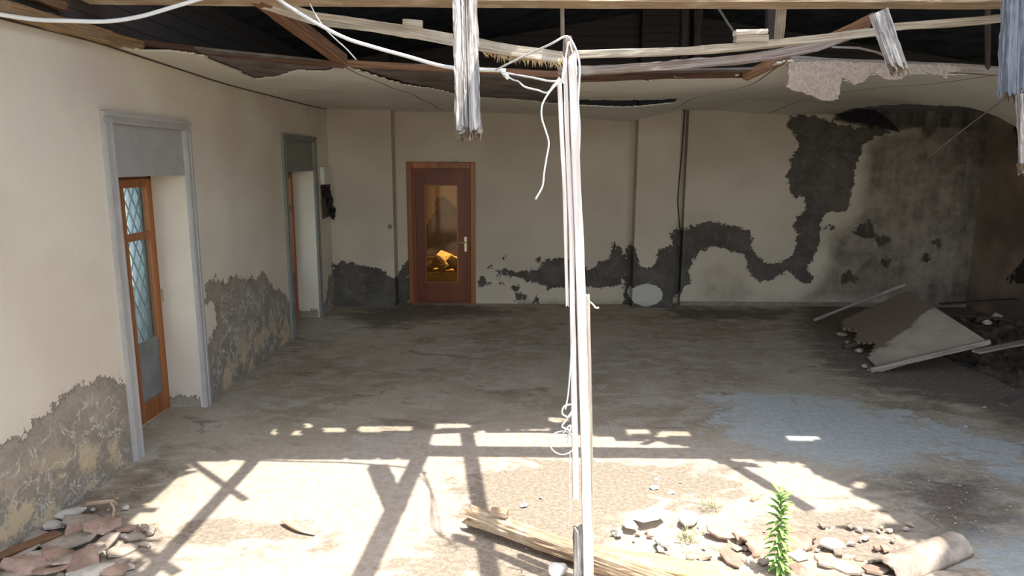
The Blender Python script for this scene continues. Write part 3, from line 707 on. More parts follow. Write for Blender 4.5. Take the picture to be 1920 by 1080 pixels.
rafter((-1.16, 4.46, 3.275), (-1.24, -.9, 3.3), .085, 'long rafter running toward the viewer over the left of the opening')
rafter((.02, 4.46, 3.275), (-.30, -.9, 3.3), .11, 'long rafter running toward the viewer over the middle of the opening')
rafter((.30, 4.80, 3.28), (1.10, -.9, 3.3), .10, 'long slanting rafter over the opening just right of the middle')
rafter((-1.66, 4.18, 3.25), (-1.00, 3.58, 3.27), .05, 'short diagonal brace crossing the left rafter near the main beam')
rafter((-1.62, 3.22, 3.25), (-1.05, 2.80, 3.27), .06, 'short diagonal brace crossing the left rafter farther from the main beam')
rafter((2.10, 4.45, 3.26), (2.52, 3.52, 3.28), .09, 'short slanting rafter stub on the right end of the main beam')
timber('eave_beam', [(-2.6, -.9, 3.22), (2.9, -.9, 3.22)], .12, .12, M['beam'], 'cross beam behind the viewer carrying the rafters', 'beam', step=.2)
for x in (-2.5, 2.8): timber('eave_post', [(x, -.9, 0), (x, -.9, 3.17)], .12, .12, M['beam'], 'post under the %s end of the rear cross beam' % ('left' if x < 0 else 'right'), 'post', up=(0, 1, 0), step=.2)

P = lambda *q: [at(a, b, Y=c) for a, b, c in q]
FR = (0, 0, 1)
o = timber('lath', P((496, 6, 4.47), (590, 34, 4.56), (700, 50, 4.64), (780, 62, 4.67), (850, 75, 4.69), (950, 93, 4.73), (1052, 108, 4.78)), .03, .072, M['lath'], 'long weathered lath sagging from upper left to the post top', 'lath', jit=.004, br=(.02, .03))
b = MB()
for i in range(150):
    f = random.random()**.8; px = 905+f*150; py = 100+f*13
    q = at(px, py-2, Y=4.72+.05*f); L = random.uniform(.02, .075)*(1 if f > .15 else .5)
    e = q+Vector((random.uniform(-.02, .05), random.uniform(-.01, .02), -L))
    b.add([q+Vector((-.006, 0, 0)), q+Vector((.006, 0, 0)), q+Vector((0, .006, 0)), e], [(0, 1, 3), (1, 2, 3), (2, 0, 3), (0, 2, 1)])
b.build('splintered_fringe', M['straw'], o)
timber('lath', P((1074, 103, 4.78), (1200, 99, 4.78), (1300, 95, 4.75), (1390, 88, 4.7), (1480, 78, 4.66), (1560, 70, 4.62), (1642, 60, 4.6)), .045, .05, M['lath'], 'sunlit lath curving right from the post top under a white wood block', 'lath', jit=.003)
timber('lath', P((1662, 52, 4.55), (1750, 45, 4.5), (1845, 38, 4.48), (1900, 33, 4.46)), .04, .045, M['lath'], 'sunlit lath right of the tilted broken timber', 'lath', jit=.003)
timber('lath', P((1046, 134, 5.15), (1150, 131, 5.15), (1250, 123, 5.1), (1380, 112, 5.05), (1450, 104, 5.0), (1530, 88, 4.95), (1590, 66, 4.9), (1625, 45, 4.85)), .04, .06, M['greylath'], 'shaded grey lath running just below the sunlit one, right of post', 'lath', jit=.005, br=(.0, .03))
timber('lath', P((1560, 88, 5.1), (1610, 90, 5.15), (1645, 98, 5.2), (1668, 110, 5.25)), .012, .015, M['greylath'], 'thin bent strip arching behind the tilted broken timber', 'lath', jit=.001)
timber('ceiling_batten', P((236, 77, 4.92), (330, 89, 5.05), (450, 103, 5.2), (560, 114, 5.33), (645, 122, 5.45)), .05, .05, M['red'], 'dark red-brown batten at the left torn ceiling edge', 'batten', jit=.002)
timber('ceiling_batten', P((650, 119, 5.5), (780, 126, 5.55), (900, 132, 5.6), (1048, 140, 5.65)), .05, .05, M['brown'], 'brown batten at the ceiling edge between the joist and post', 'batten', jit=.002)
timber('ceiling_batten', P((1078, 148, 5.7), (1250, 141, 5.72), (1400, 139, 5.72)), .05, .055, M['red'], 'dark batten at the ceiling edge just right of the post', 'batten', jit=.003)
timber('ceiling_batten', P((1396, 142, 5.68), (1440, 122, 5.5), (1478, 108, 5.42)), .05, .075, M['brown'], 'short brown batten rising to the torn hanging ceiling scrap', 'batten', jit=.004)
timber('ceiling_batten', P((1478, 113, 5.42), (1600, 120, 5.55), (1750, 126, 5.7), (1890, 134, 5.8)), .05, .07, M['greylath'], 'grey batten at the right ceiling edge above the torn scrap', 'batten', jit=.002)
timber('wall_plate', [(XL+.05, 1.5, 2.87), (XL+.05, 3.0, 2.86), (XL+.05, 4.0, 2.862), (XL+.055, 4.93, 2.885)], .09, .075, M['plate'], 'yellow-brown wall plate along the top of the left wall', 'timber', jit=.006, br=(0, .01))
timber('wall_plate', [(XL+.03, 1.5, 3.0), (XL+.03, 3.3, 2.99), (XL+.04, 4.2, 2.975)], .06, .05, M['brown'], 'thin brown timber just above the left wall plate', 'timber', jit=.008, br=(0, .06))
timber('ceiling_joist', [at(474, -14, Y=4.35), at(640, 112, Y=5.48)], .10, .085, M['brown'], 'thick brown joist slanting down from the main beam to the ceiling batten', 'joist', jit=.003)
timber('strut', [at(1466, -8, Y=4.52), at(1460, 72, Y=4.62)], .06, .03, M['greylath'], 'short pinkish-grey upright board joining main beam to sunlit lath', 'strut', up=(0, 1, 0), br=(0, .01))
timber('strut', [at(1054, 14, Y=4.56), at(1055, 70, Y=4.64)], .024, .02, M['greylath'], 'thin upright strip between the main beam and the post top', 'strut', up=(0, 1, 0), jit=.001)
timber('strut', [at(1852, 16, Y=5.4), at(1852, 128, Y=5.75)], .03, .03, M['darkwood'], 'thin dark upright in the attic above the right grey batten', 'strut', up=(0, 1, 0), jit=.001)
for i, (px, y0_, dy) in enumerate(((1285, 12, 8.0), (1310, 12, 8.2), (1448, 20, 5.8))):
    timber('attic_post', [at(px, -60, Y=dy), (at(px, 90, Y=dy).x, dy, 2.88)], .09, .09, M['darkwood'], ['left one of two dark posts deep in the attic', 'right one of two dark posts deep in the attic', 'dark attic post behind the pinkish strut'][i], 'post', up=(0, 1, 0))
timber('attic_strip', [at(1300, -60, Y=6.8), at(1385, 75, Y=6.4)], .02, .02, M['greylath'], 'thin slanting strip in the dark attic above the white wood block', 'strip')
timber('broken_board', P((1545, 72, 4.75), (1600, 52, 4.72), (1640, 34, 4.7)), .02, .07, M['brown'], 'small brown broken board behind the tilted timber top', 'board', jit=.006, br=(.05, .02), taper=lambda f: .35+.65*f)
timber('wood_block', P((756, 44, 4.665), (792, 47, 4.665)), .06, .055, M['lath'], 'small wood block on the left sagging lath', 'wood block', jit=.003, step=.02)
t = empty('wood_block', tuple(at(1408, 80, Y=4.66)), 'white-topped wood block on the sunlit lath right of the post', 'wood block')
timber('block', P((1378, 74, 4.66), (1438, 73, 4.66)), .07, .045, M['lath'], None, None, parent=t, jit=.003, step=.02)
timber('cap', P((1377, 62, 4.64), (1436, 60, 4.64)), .08, .03, M['pale'], None, None, parent=t, jit=.002, step=.02)

# rotten hanging timbers
M['rot_shaded'] = wood('shaded_rotten_timber', (.24, .265, .31), (.10, .11, .13), (.34, .37, .42), grain=30, bump=.8)  # darker bluish copy of the rotten wood, shade painted into its colour
def hanging(name, a, b_, w, h, label, n=46, end=True, depth=.013, seed=3, up=(0, 1, 0), shaft=None):
    t = empty(name, tuple(a), label, 'timber')
    MB().sweep([a, b_], fissured(w, h, n, depth, seed), up=up, jit=.004, br=(.0, .03), step=.03, seed=seed).build('shaft', shaft or M['rot'], t)
    if end:
        d_ = (b_-a).normalized(); bm_ = MB(); rs = random.Random(seed)
        for i in range(36):
            c = b_+Vector((rs.uniform(-w, w)*.44, rs.uniform(-h, h)*.40, 0))-d_*.03
            e = c+d_*(rs.uniform(.02, .085))+Vector((rs.uniform(-.008, .008), 0, 0)); r = rs.uniform(.004, .011)
            bm_.sweep([c, e], [(r*math.cos(k*PI/2.5), r*math.sin(k*PI/2.5)) for k in range(5)], up=up, step=.02, jit=.002, taper=lambda f: 1-.7*f)
        bm_.build('splintered_end', M['rotend'], t)
    return t
hanging('hanging_timber', at(871, -22, Y=4.10), at(879, 250, Y=3.62), .135, .10, 'rotten grey timber hanging down near the middle, left of the post')
hanging('hanging_timber', at(1912, -30, Y=4.15), at(1902, 176, Y=4.15), .155, .10, 'timber with painted bluish shade hanging at the top right corner of the view', seed=5, depth=.006, shaft=M['rot_shaded'])
o = hanging('hanging_timber', at(1917, 176, Y=3.42), at(1922, 318, Y=3.42), .055, .03, 'narrow sunlit board hanging at the right edge below the bluish-shaded timber', 24, True, .004, 8)
hanging('broken_timber', at(1647, 22, Y=4.235), at(1683, 128, Y=4.22), .095, .07, 'short broken grey timber hanging tilted at upper right', 34, True, .01, 9)

# ---------------------------------------------------------------- post with its boards and ties
t = empty('timber_post', tuple(at(1098, 1075, Y=3.08)), 'tall sun-bleached post of several nailed boards standing in the foreground', 'post')
def yb(py): return 3.08+.17*(1-(py-70)/1020)
def pb(name, pix, wpx, th, dy, m=M['pale'], br=(.01, .01), jit=.0012, **kw):
    pts = [at(a, c, Y=yb(c)+dy) for a, c in pix]
    return MB().sweep(pts, rect(wpx*3.2/F_PX, th, .1), up=(0, 1, 0), jit=jit, br=br, smooth=True, step=.05, **kw).build(name, m, t)
pb('narrow_board', [(1048, 148), (1053, 250), (1058, 350), (1060.5, 450), (1063.5, 572)], 7.5, .03, .01, taper=lambda f: 1.1-.35*f)
pb('middle_board', [(1059, 112), (1063.5, 250), (1068, 360), (1071.5, 450), (1074, 600), (1076, 720), (1079.5, 932)], 9.8, .03, .0, br=(.02, .012), taper=lambda f: .72+.5*f)
pb('wide_board', [(1073, 108), (1077.3, 250), (1081, 350), (1085.5, 450), (1090.5, 600), (1094, 720), (1098, 860), (1102, 1092)], 15.6, .035, -.012, br=(.04, .0), taper=lambda f: .97+.16*f)
pb('side_board', [(1101, 555), (1104, 700), (1107, 860), (1109, 1092)], 8, .045, .03, M['lath'])
MB().sweep([at(1083, 990, Y=3.10), at(1084, 1092, Y=3.09)], fissured(.045, .05, 22, .006, 4), up=(0, 1, 0), jit=.003, br=(.02, 0), step=.02).build('rotten_foot', M['rot'], t)
MB().sweep([at(1064, 71, Y=3.26), at(1068, 120, Y=3.26), at(1072, 170, Y=3.25)], fissured(.05, .05, 18, .006, 5), up=(0, 1, 0), jit=.003, br=(.012, 0), step=.015, taper=lambda f: .85+.15*f).build('post_core', M['beam'], t)
# base: continue to the floor
MB().box((at(1097, 1092, Y=3.08).x, 3.08, .035), (.08, .06, .09), 0, .004).build('post_base', M['beam'], t)

def wire(name, pix, r, m, label, cat='wire', group=None, parent=None, sides=8):
    pts = [at(a, c, Y=d_) for a, c, d_ in pix]
    o = MB().tube(pts, r, sides).build(name, m, parent, True)
    if label: tag(o, label, cat, group)
    return o
wire('conduit_pipe', [(-30, 22, 3.50), (60, 36, 3.6), (130, 39, 3.7), (200, 40, 3.8), (262, 31, 3.9), (325, 13, 4.0), (395, -8, 4.1)], .0115, M['conduit'], 'pale cable tube swooping across the top left corner', 'conduit')
wire('conduit_pipe', [(495, -20, 4.22), (560, 24, 4.2), (640, 68, 4.2), (700, 88, 4.2), (765, 106, 4.2), (830, 124, 4.18), (890, 130, 4.15), (948, 132, 4.1)], .0115, M['conduit'], 'bright white cable tube sagging from the joist toward the post', 'conduit')
wire('electric_wire', [(580, 5, 4.3), (592, 28, 4.2), (608, 52, 4.2), (630, 74, 4.2), (650, 92, 4.25), (668, 112, 4.3)], .004, M['wire'], 'thin grey wire drooping beside the brown joist')
t2 = empty('tie_wire', tuple(at(1060, 70, Y=3.2)), 'pale strap tied over the post top with its ends stretched left', 'wire')
wire('strap', [(930, 131, 4.1), (985, 104, 3.75), (1030, 84, 3.28), (1058, 69, 3.22), (1070, 74, 3.2), (1082, 100, 3.2), (1087, 130, 3.2), (1084, 190, 3.2), (1087, 240, 3.2), (1085, 300, 3.19)], .005, M['wire'], None, parent=t2)
wire('strand', [(942, 135, 4.1), (965, 140, 3.9), (1000, 146, 3.35), (1030, 152, 3.24), (1052, 152, 3.2)], .0048, M['wire'], None, parent=t2)
wire('strand', [(942, 137, 4.1), (960, 149, 3.9), (972, 153, 3.8), (984, 163, 3.4), (1008, 169, 3.3), (1026, 174, 3.24), (1038, 160, 3.2), (1052, 150, 3.19)], .0045, M['wire'], None, parent=t2)
wire('twisted_end', [(940, 133, 4.1), (946, 142, 4.07), (950, 138, 4.08), (952, 148, 4.05), (944, 140, 4.08)], .007, M['wire'], None, parent=t2)
wire('strand', [(1066, 78, 3.2), (1060, 110, 3.19), (1054, 150, 3.17), (1062, 158, 3.16)], .004, M['wire'], None, parent=t2)
wire('strand', [(1068, 78, 3.19), (1076, 110, 3.16), (1082, 150, 3.17)], .003, M['wire'], None, parent=t2)
wire('hanging_wire', [(1050, 152, 3.19), (1036, 166, 3.19), (1024, 182, 3.19), (1016, 200, 3.19), (1016, 222, 3.19), (1023, 245, 3.19), (1029, 268, 3.19), (1025, 295, 3.19), (1020, 325, 3.19), (1017, 350, 3.19), (1004, 374, 3.19)], .0042, M['conduit'], 'curly white wire dangling left of the post top')
k = empty('knotted_wire', tuple(at(1063, 790, Y=3.12)), 'knotted pale wire with a loop tied low on the post', 'wire')
wire('strand', [(1074, 600, 3.10), (1070, 680, 3.11), (1065, 740, 3.12), (1060, 768, 3.1)], .004, M['wire'], None, parent=k)
wire('knot', [(1070, 758, 3.08), (1058, 762, 3.07), (1054, 775, 3.07), (1066, 782, 3.06), (1072, 772, 3.07), (1060, 790, 3.06), (1054, 800, 3.06), (1068, 808, 3.05), (1062, 820, 3.06), (1056, 812, 3.07), (1070, 798, 3.06), (1064, 830, 3.06)], .0042, M['wire'], None, parent=k)
wire('loop', [(1055+24*math.sin(a), 830-22*math.cos(a), 3.07) for a in [i*PI/5 for i in range(11)]], .0032, M['wire'], None, parent=k)
wire('tail', [(1069, 845, 3.08), (1068, 900, 3.08), (1069, 950, 3.08), (1065, 988, 3.08)], .0028, M['wire'], None, parent=k)
wire('wire_stub', [(1106, 566, 3.11), (1112, 571, 3.08), (1117, 577, 3.07), (1123, 577, 3.07)], .004, M['wire'], 'tiny white wire stub sticking out of the post side')
wire('metal_rod', [(1889, 168, 4.14), (1884, 184, 4.14), (1845, 214, 4.2), (1790, 256, 4.28), (1738, 298, 4.36)], .0038, M['rust'], 'thin dark rod slanting down from the end of the bluish-shaded hanging timber', 'rod')
wire('hanging_cable', [(1284, 195, 9.6), (1282, 230, 9.6), (1277, 300, 9.6), (1271, 370, 9.6), (1273, 410, 9.6), (1276, 440, 9.6)], .009, M['blackwire'], 'black cable hanging from the ceiling beside the back pillar', 'cable')

# ---------------------------------------------------------------- torn ceiling scrap
scr = [(1480, 115), (1478, 150), (1474, 163), (1484, 168), (1500, 172), (1515, 178), (1532, 184), (1550, 188), (1572, 187), (1576, 160), (1580, 145), (1592, 150), (1602, 160), (1612, 155), (1626, 146), (1634, 136), (1650, 142), (1668, 150), (1690, 150), (1702, 138), (1740, 136), (1765, 142), (1775, 150), (1778, 136), (1800, 134), (1800, 124), (1640, 118), (1560, 114)]
def rag(pp, amp, step):
    rs = random.Random(3); out = []
    for a_, b_ in zip(pp, pp[1:]+pp[:1]):
        n_ = max(1, int(math.dist(a_, b_)/step))
        out += [(a_[0]+(b_[0]-a_[0])*i/n_+(rs.uniform(-amp, amp) if i else 0), a_[1]+(b_[1]-a_[1])*i/n_+(rs.uniform(-amp, amp) if i else 0)) for i in range(n_)]
    return out
scr = rag(scr, 2.2, 5)
pts = [at(a, c, Y=5.36+.0011*(a-1480)-.0004*(c-115)) for a, c in scr]; n = len(pts)
b = MB(); b.add([p for p in pts]+[p+Vector((0, .02, 0)) for p in pts], [tuple(range(n)), tuple(range(2*n-1, n-1, -1))]+[(i, n+i, n+(i+1) % n, (i+1) % n) for i in range(n)])
tag(b.build('ceiling_scrap', M['fibre']), 'torn brown fibreboard scrap hanging from the right grey batten', 'scrap')
# dark hanging flap at the hole over the back wall
fp = [(1566, 214), (1585, 226), (1630, 232), (1660, 240), (1688, 248), (1672, 228), (1655, 214), (1640, 206), (1610, 205), (1590, 210)]
pts = [at(a, c, Y=9.7) for a, c in fp]; n = len(pts)
b = MB(); b.add([p for p in pts]+[p+Vector((0, .02, 0)) for p in pts], [tuple(range(n)), tuple(range(2*n-1, n-1, -1))]+[(i, n+i, n+(i+1) % n, (i+1) % n) for i in range(n)])
tag(b.build('ceiling_flap', M['darkhole']), 'black torn flap at the ceiling hole above the back wall', 'flap')

# ---------------------------------------------------------------- fallen panel and dark rubble, right rear
def bilin(A, B_, C_, D_, u, v): return (A.lerp(B_, u)).lerp(D_.lerp(C_, u), v)
NL, NR, FRr, FL = Vector((3.74, 6.78, .03)), at(1846, 636, Y=6.8), at(1702, 545, Y=8.4), at(1562, 608, Y=8.3)
t = empty('fallen_ceiling_panel', tuple(NL), 'large pale ceiling panel fallen aslant on the right rear floor', 'panel')
V_, F_ = grid_mesh(lins(0, 1, .04), lins(0, 1, .04), lambda u, v: tuple(bilin(NL, NR, FRr, FL, u, v)+Vector((0, 0, .03*math.sin(u*3)*math.sin(v*3)))), lambda u, v: not (u < .10+.05*math.sin(v*20) and .25 < v))
tm = NT('fallen_panel_face'); n1 = tm.noise(3, 4, .6); at_ = tm.attr('peel'); mm = tm.ramp(tm.math('ADD', at_, tm.math('MULTIPLY', tm.sub(n1, .5), .35)), .02, -.04)
cc = tm.mix(tm.ramp(n1, .4, .6), (.40, .34, .27), (.47, .41, .33)); cc = tm.mix(mm, cc, (.19, .145, .105)); M['panel'] = tm.bsdf(cc, .9, n1, .3)
o = mkmesh('board', V_, F_, M['panel'], None, t); so_ = o.modifiers.new('t', 'SOLIDIFY'); so_.thickness = .03; so_.offset = -1
mesh_attr(o, 'peel', np.clip(sdf(px_np(np.array(V_)), [[(1545, 600), (1700, 535), (1760, 570), (1700, 620), (1660, 650), (1620, 660), (1560, 640)]])/130, -1, 1))
MB().sweep([NL+Vector((-.12, -.03, .0)), NR+Vector((.03, -.03, -.02))], rect(.05, .05), jit=.003).build('edge_batten', M['greylath'], t)
MB().sweep([NL+Vector((.05, .9, -.01)), (NR+FRr)/2+Vector((.0, 0, -.05))], rect(.05, .05), jit=.003).build('back_batten', M['darkwood'], t)
timber('loose_batten', [at(1526, 600, Z=.03), at(1697, 533, Y=8.6)], .045, .035, M['greylath'], 'grey batten leaning along the far edge of the fallen panel', 'batten', jit=.002)

def chunk(name, c, s, m, seed, sq=.6, label=None, cat=None, group=None, rz=None, sub=1):
    rs = random.Random(seed); bm = bmesh.new(); bmesh.ops.create_icosphere(bm, subdivisions=sub, radius=1)
    R = Matrix.Rotation(rs.uniform(0, 6.3) if rz is None else rz, 3, 'Z')@Matrix.Rotation(rs.uniform(-.3, .3), 3, 'X')
    sx, sy = s*rs.uniform(.7, 1.2), s*rs.uniform(.5, 1.); sz_ = s*sq*rs.uniform(.6, 1.1)
    cut = [Vector((rs.uniform(-1, 1), rs.uniform(-1, 1), rs.uniform(-.5, 1))).normalized() for _ in range(5)]
    for v in bm.verts:
        p = v.co*1.15
        for n_ in cut:
            dd = p.dot(n_)
            if dd > .62: p = p-n_*(dd-.62)
        v.co = R@Vector((p.x*sx, p.y*sy, p.z*sz_))
    zmin = min(v.co.z for v in bm.verts)
    me = bpy.data.meshes.new(name)
    for v in bm.verts: v.co.z -= zmin
    bm.to_mesh(me); bm.free()
    o = link(name, me, m); o.location = c; tag(o, label, cat, group); return o
def tile_frag(c, s, m, seed, rz=0, tilt=0, curve=.35, label=None, cat='tile fragment', group=None, name='tile_fragment', tx=0):
    """broken piece of a curved clay roof tile: irregular outline, curved section, real thickness"""
    rs = random.Random(seed); n = 7; out = []
    angs = sorted(rs.uniform(0, 2*PI) for _ in range(n)); rad = [rs.uniform(.6, 1.1) for _ in range(n)]
    poly = [(s*r_*math.cos(a)*1.25, s*r_*math.sin(a)*.8) for a, r_ in zip(angs, rad)]
    poly = [(s*(1+.25*rs.uniform(-1, 1))*math.cos(2*PI*i/n)*1.25, s*(1+.25*rs.uniform(-1, 1))*math.sin(2*PI*i/n)*.8) for i in range(n)]
    vs = []; rings = 4
    def zf(x, y): return -curve*(y*y)/s
    for th in (.012, 0):
        vs.append(Vector((0, 0, th)))
        for r_ in range(1, rings+1):
            for x, y in poly: vs.append(Vector((x*r_/rings, y*r_/rings, th+zf(x*r_/rings, y*r_/rings))))
    N = 1+rings*n; fs = []
    for base, rev in ((0, 0), (N, 1)):
        for i in range(n):
            a, b_ = base+1+i, base+1+(i+1) % n; fs.append((base, a, b_) if not rev else (base, b_, a))
            for r_ in range(rings-1):
                p, q = base+1+r_*n+i, base+1+r_*n+(i+1) % n
                f = (p, p+n, q+n, q); fs.append(f if not rev else f[::-1])
    for i in range(n):
        a, b_ = 1+(rings-1)*n+i, 1+(rings-1)*n+(i+1) % n; fs.append((a, a+N, b_+N, b_))
    R = Matrix.Rotation(rz, 3, 'Z')@Matrix.Rotation(tilt, 3, 'Y')@Matrix.Rotation(tx, 3, 'X'); vs = [R@v for v in vs]; zm = min(v.z for v in vs)
    me = bpy.data.meshes.new(name); me.from_pydata([(v.x, v.y, v.z-zm) for v in vs], [], fs); me.update()
    o = link(name, me, m); o.location = c; tag(o, label, cat, group); return o

def mound(name, cx, cy, rx, ry, h, m, seed, label, cat, n=60, rough=.05):
    rs = np.random.RandomState(seed); A = rs.normal(size=(n+1, n+1))
    for _ in range(2): A = (A+np.roll(A, 1, 0)+np.roll(A, -1, 0)+np.roll(A, 1, 1)+np.roll(A, -1, 1))/5
    V_, F_ = [], []
    for j in range(n+1):
        for i in range(n+1):
            u, v = i/n*2-1, j/n*2-1; r_ = math.hypot(u, v); k = max(0, 1-r_**2)
            V_.append((cx+u*rx, cy+v*ry, h*k**1.2+rough*A[j, i]*min(1, k*3)-.012))
    for j in range(n):
        for i in range(n): F_.append((j*(n+1)+i, j*(n+1)+i+1, (j+1)*(n+1)+i+1, (j+1)*(n+1)+i))
    o = mkmesh(name, V_, F_, m, 'stuff'); tag(o, label, cat); return o
mound('debris_heap', 5.72, 6.9, 1.0, 2.5, .34, M['darkrubble'], 3, 'dark heap of fallen earth and debris along the right wall', 'debris', rough=.12)
rr = random.Random(5)
for i in range(44):
    x, y = rr.uniform(4.8, 6.4), rr.uniform(5.0, 9.2); k = max(0, 1-((x-5.72)/1.0)**2-((y-7.0)/2.6)**2)
    chunk('rubble_chunk', (x, y, .34*k**1.2*.85), rr.uniform(.035, .11), M['darkrubble'] if rr.random() < .7 else M['sandchunk'] if rr.random() < .3 else M['fibre'], 100+i, .6, 'dark dusty lump in the debris heap by the right wall', 'rubble', 'rubble lumps in the right rear heap')
for i, (a, b_) in enumerate((((1765, 570), (1925, 560)), ((1830, 660), (1930, 640)), ((1880, 758), (1935, 725)), ((1800, 590), (1900, 600)))):
    pa, pb_ = at(*a, Z=.28), at(*b_, Z=.33); timber('loose_board', [pa, pb_], .09, .02, M['darkwood'] if i != 1 else M['greylath'], ['dark board on the far side of the right heap', 'grey board on the middle of the right heap', 'dark board at the right edge of the view on the heap', 'second dark board behind the fallen panel tip'][i], 'board', jit=.002)
for i, (px, py, s) in enumerate(((1600, 618, .09), (1578, 625, .07), (1622, 606, .08), (1640, 600, .07), (1590, 640, .06), (1610, 655, .07), (1632, 690, .05), (1622, 683, .04), (1655, 612, .06))):
    q = at(px, py, Z=.04); chunk('plaster_lump', (q.x, q.y, 0), s, M['sandchunk'], 300+i, .6, 'brown plaster lump beside the left edge of the fallen panel', 'plaster lump', 'plaster lumps by the fallen panel')

# ---------------------------------------------------------------- foreground: fallen timbers, tiles, rubble
A0, A1 = at(884, 966, Z=.09), at(1092, 1040, Z=.07)
t = empty('fallen_timber', tuple(A0), 'pale weathered timber lying on the sunlit floor behind the post', 'timber')
dirv = (A1-A0).normalized(); A2 = A0+dirv*1.75
MB().sweep([A0, A0.lerp(A2, .3), A2], fissured(.09, .085, 30, .005, 12), jit=.004, br=(.05, .03), step=.04).build('shaft', M['log'], t)
MB().box(A0+dirv*.19+Vector((0, .02, .065)), (.10, .05, .035), -.35, .006).build('raised_knot', M['log'], t)
A0, A1 = at(1115, 1045, Z=.05), at(1430, 1105, Z=.04)
timber('fallen_timber', [A0, A0.lerp(A1, .5), A1], .13, .09, M['straw'], 'second broken yellowish timber at the bottom right of the post', 'timber', jit=.008, br=(.05, .03), step=.04)
A0, A1 = at(-40, 1060, Z=.05), at(108, 1000, Z=.05)
timber('loose_plank', [A0, A1], .05, .03, M['brown'], 'brown wooden strip lying on tile fragments in the lower left corner', 'plank', jit=.003, br=(0, .01))
# big half-round roof tile, lower right
def half_tile(a, b_, r, m, label, arc=PI*.95, rot=0.):
    dv = (b_-a).normalized(); side = dv.cross(Vector((0, 0, 1))).normalized(); vs = []; fs = []; n = 14; L = 10
    for j in range(L+1):
        c = a.lerp(b_, j/L); k = 1-.12*j/L
        for i in range(n+1):
            th = -arc/2+arc*i/n+rot
            for rr_ in (r, r-.014):
                e = RNG.normal()*.006 if j in (0, L) else 0
                vs.append(c+dv*e*2+side*math.sin(th)*rr_*k+Vector((0, 0, math.cos(th)*rr_*k)))
    W2 = 2*(n+1)
    for j in range(L):
        for i in range(n):
            p = j*W2+2*i; fs += [(p, p+2, p+W2+2, p+W2), (p+1, p+W2+1, p+W2+3, p+3)]
        p = j*W2; fs.append((p, p+W2, p+W2+1, p+1)); p = j*W2+2*n; fs.append((p, p+1, p+W2+1, p+W2))
    for p0 in (0, L*W2):
        for i in range(n): p = p0+2*i; fs.append((p, p+1, p+3, p+2))
    b = MB(); b.add(vs, fs); o = b.build('roof_tile', m, None, True); tag(o, label, 'roof tile'); return o
qa, qb = at(1655, 1085, Z=.0), at(1795, 1030, Z=.0)
half_tile(Vector((qa.x, qa.y, .0)), Vector((qb.x, qb.y, .01)), .10, M['tile2'], 'whole half-round roof tile lying at the lower right shadow edge')
qa, qb = at(1395, 1035, Z=.0), at(1510, 1020, Z=.0)
half_tile(Vector((qa.x, qa.y, .0)), Vector((qb.x, qb.y, .0)), .08, M['tile'], 'half-round roof tile piece lying behind the tall green weed')
# lower-left fragments
LL = [(60, 1010, .13, 0, 'tile2', .2, .15), (130, 1020, .15, .4, 'tile2', -.2, .1), (190, 1000, .12, 1.2, 'tile', .3, .2), (110, 1040, .14, 2.2, 'tile', .1, .2), (30, 1040, .1, .8, 'tile2', 0, .2), (150, 985, .11, .2, 'tile2', .15, .1), (95, 985, .09, 2.6, 'plasterchunk', 0, .1), (60, 1065, .12, .3, 'tile', .2, .1),
      (160, 1060, .12, 1.7, 'tile', -.1, .1), (230, 1030, .09, .9, 'tile2', .1, .1), (15, 1080, .1, 2, 'tile2', .1, 0), (215, 1075, .08, .2, 'tile', 0, .1), (240, 990, .06, 1.1, 'tile', .2, 0), (95, 1075, .11, 2.9, 'tile', .2, .2), (170, 1080, .1, .6, 'plasterchunk', 0, .1), (205, 975, .07, 2.2, 'tile2', 0, .2), (130, 965, .08, .5, 'plasterchunk', 0, .1), (45, 985, .08, 1.5, 'tile2', .1, .1), (75, 1045, .08, .4, 'tile2', .3, .2), (140, 1005, .08, 1.9, 'tile', -.2, .3), (180, 1040, .09, 2.5, 'tile2', .2, -.2), (20, 1015, .09, .9, 'tile', .1, .3), (250, 1010, .05, .3, 'tile2', .2, .2), (120, 1062, .09, 1.4, 'tile2', .25, -.1), (200, 1018, .07, .8, 'tile2', -.2, .3), (70, 965, .06, 2.0, 'tile', .2, .1)]
for i, (px, py, s, rz, m, ti, tx) in enumerate(LL):
    q = at(px, py, Z=.02); tile_frag((q.x, q.y, .0+.014*(i % 3)), s*.78, M[m], 20+i, rz, ti, .35, 'broken clay tile fragment in the pile by the lower left wall', group='tile fragments in the lower left pile', tx=tx)
for i in range(26):
    px, py = rr.uniform(-20, 290), rr.uniform(955, 1085); q = at(px, py, Z=0)
    if q.x < XL+.08: continue
    chunk('rubble_chunk', (q.x, q.y, 0), rr.uniform(.015, .04), M[rr.choice(['tile', 'tile2', 'plasterchunk', 'sandchunk'])], 400+i, .6, 'small crumb of clay or plaster among the lower left tiles', 'rubble', 'crumbs in the lower left pile')
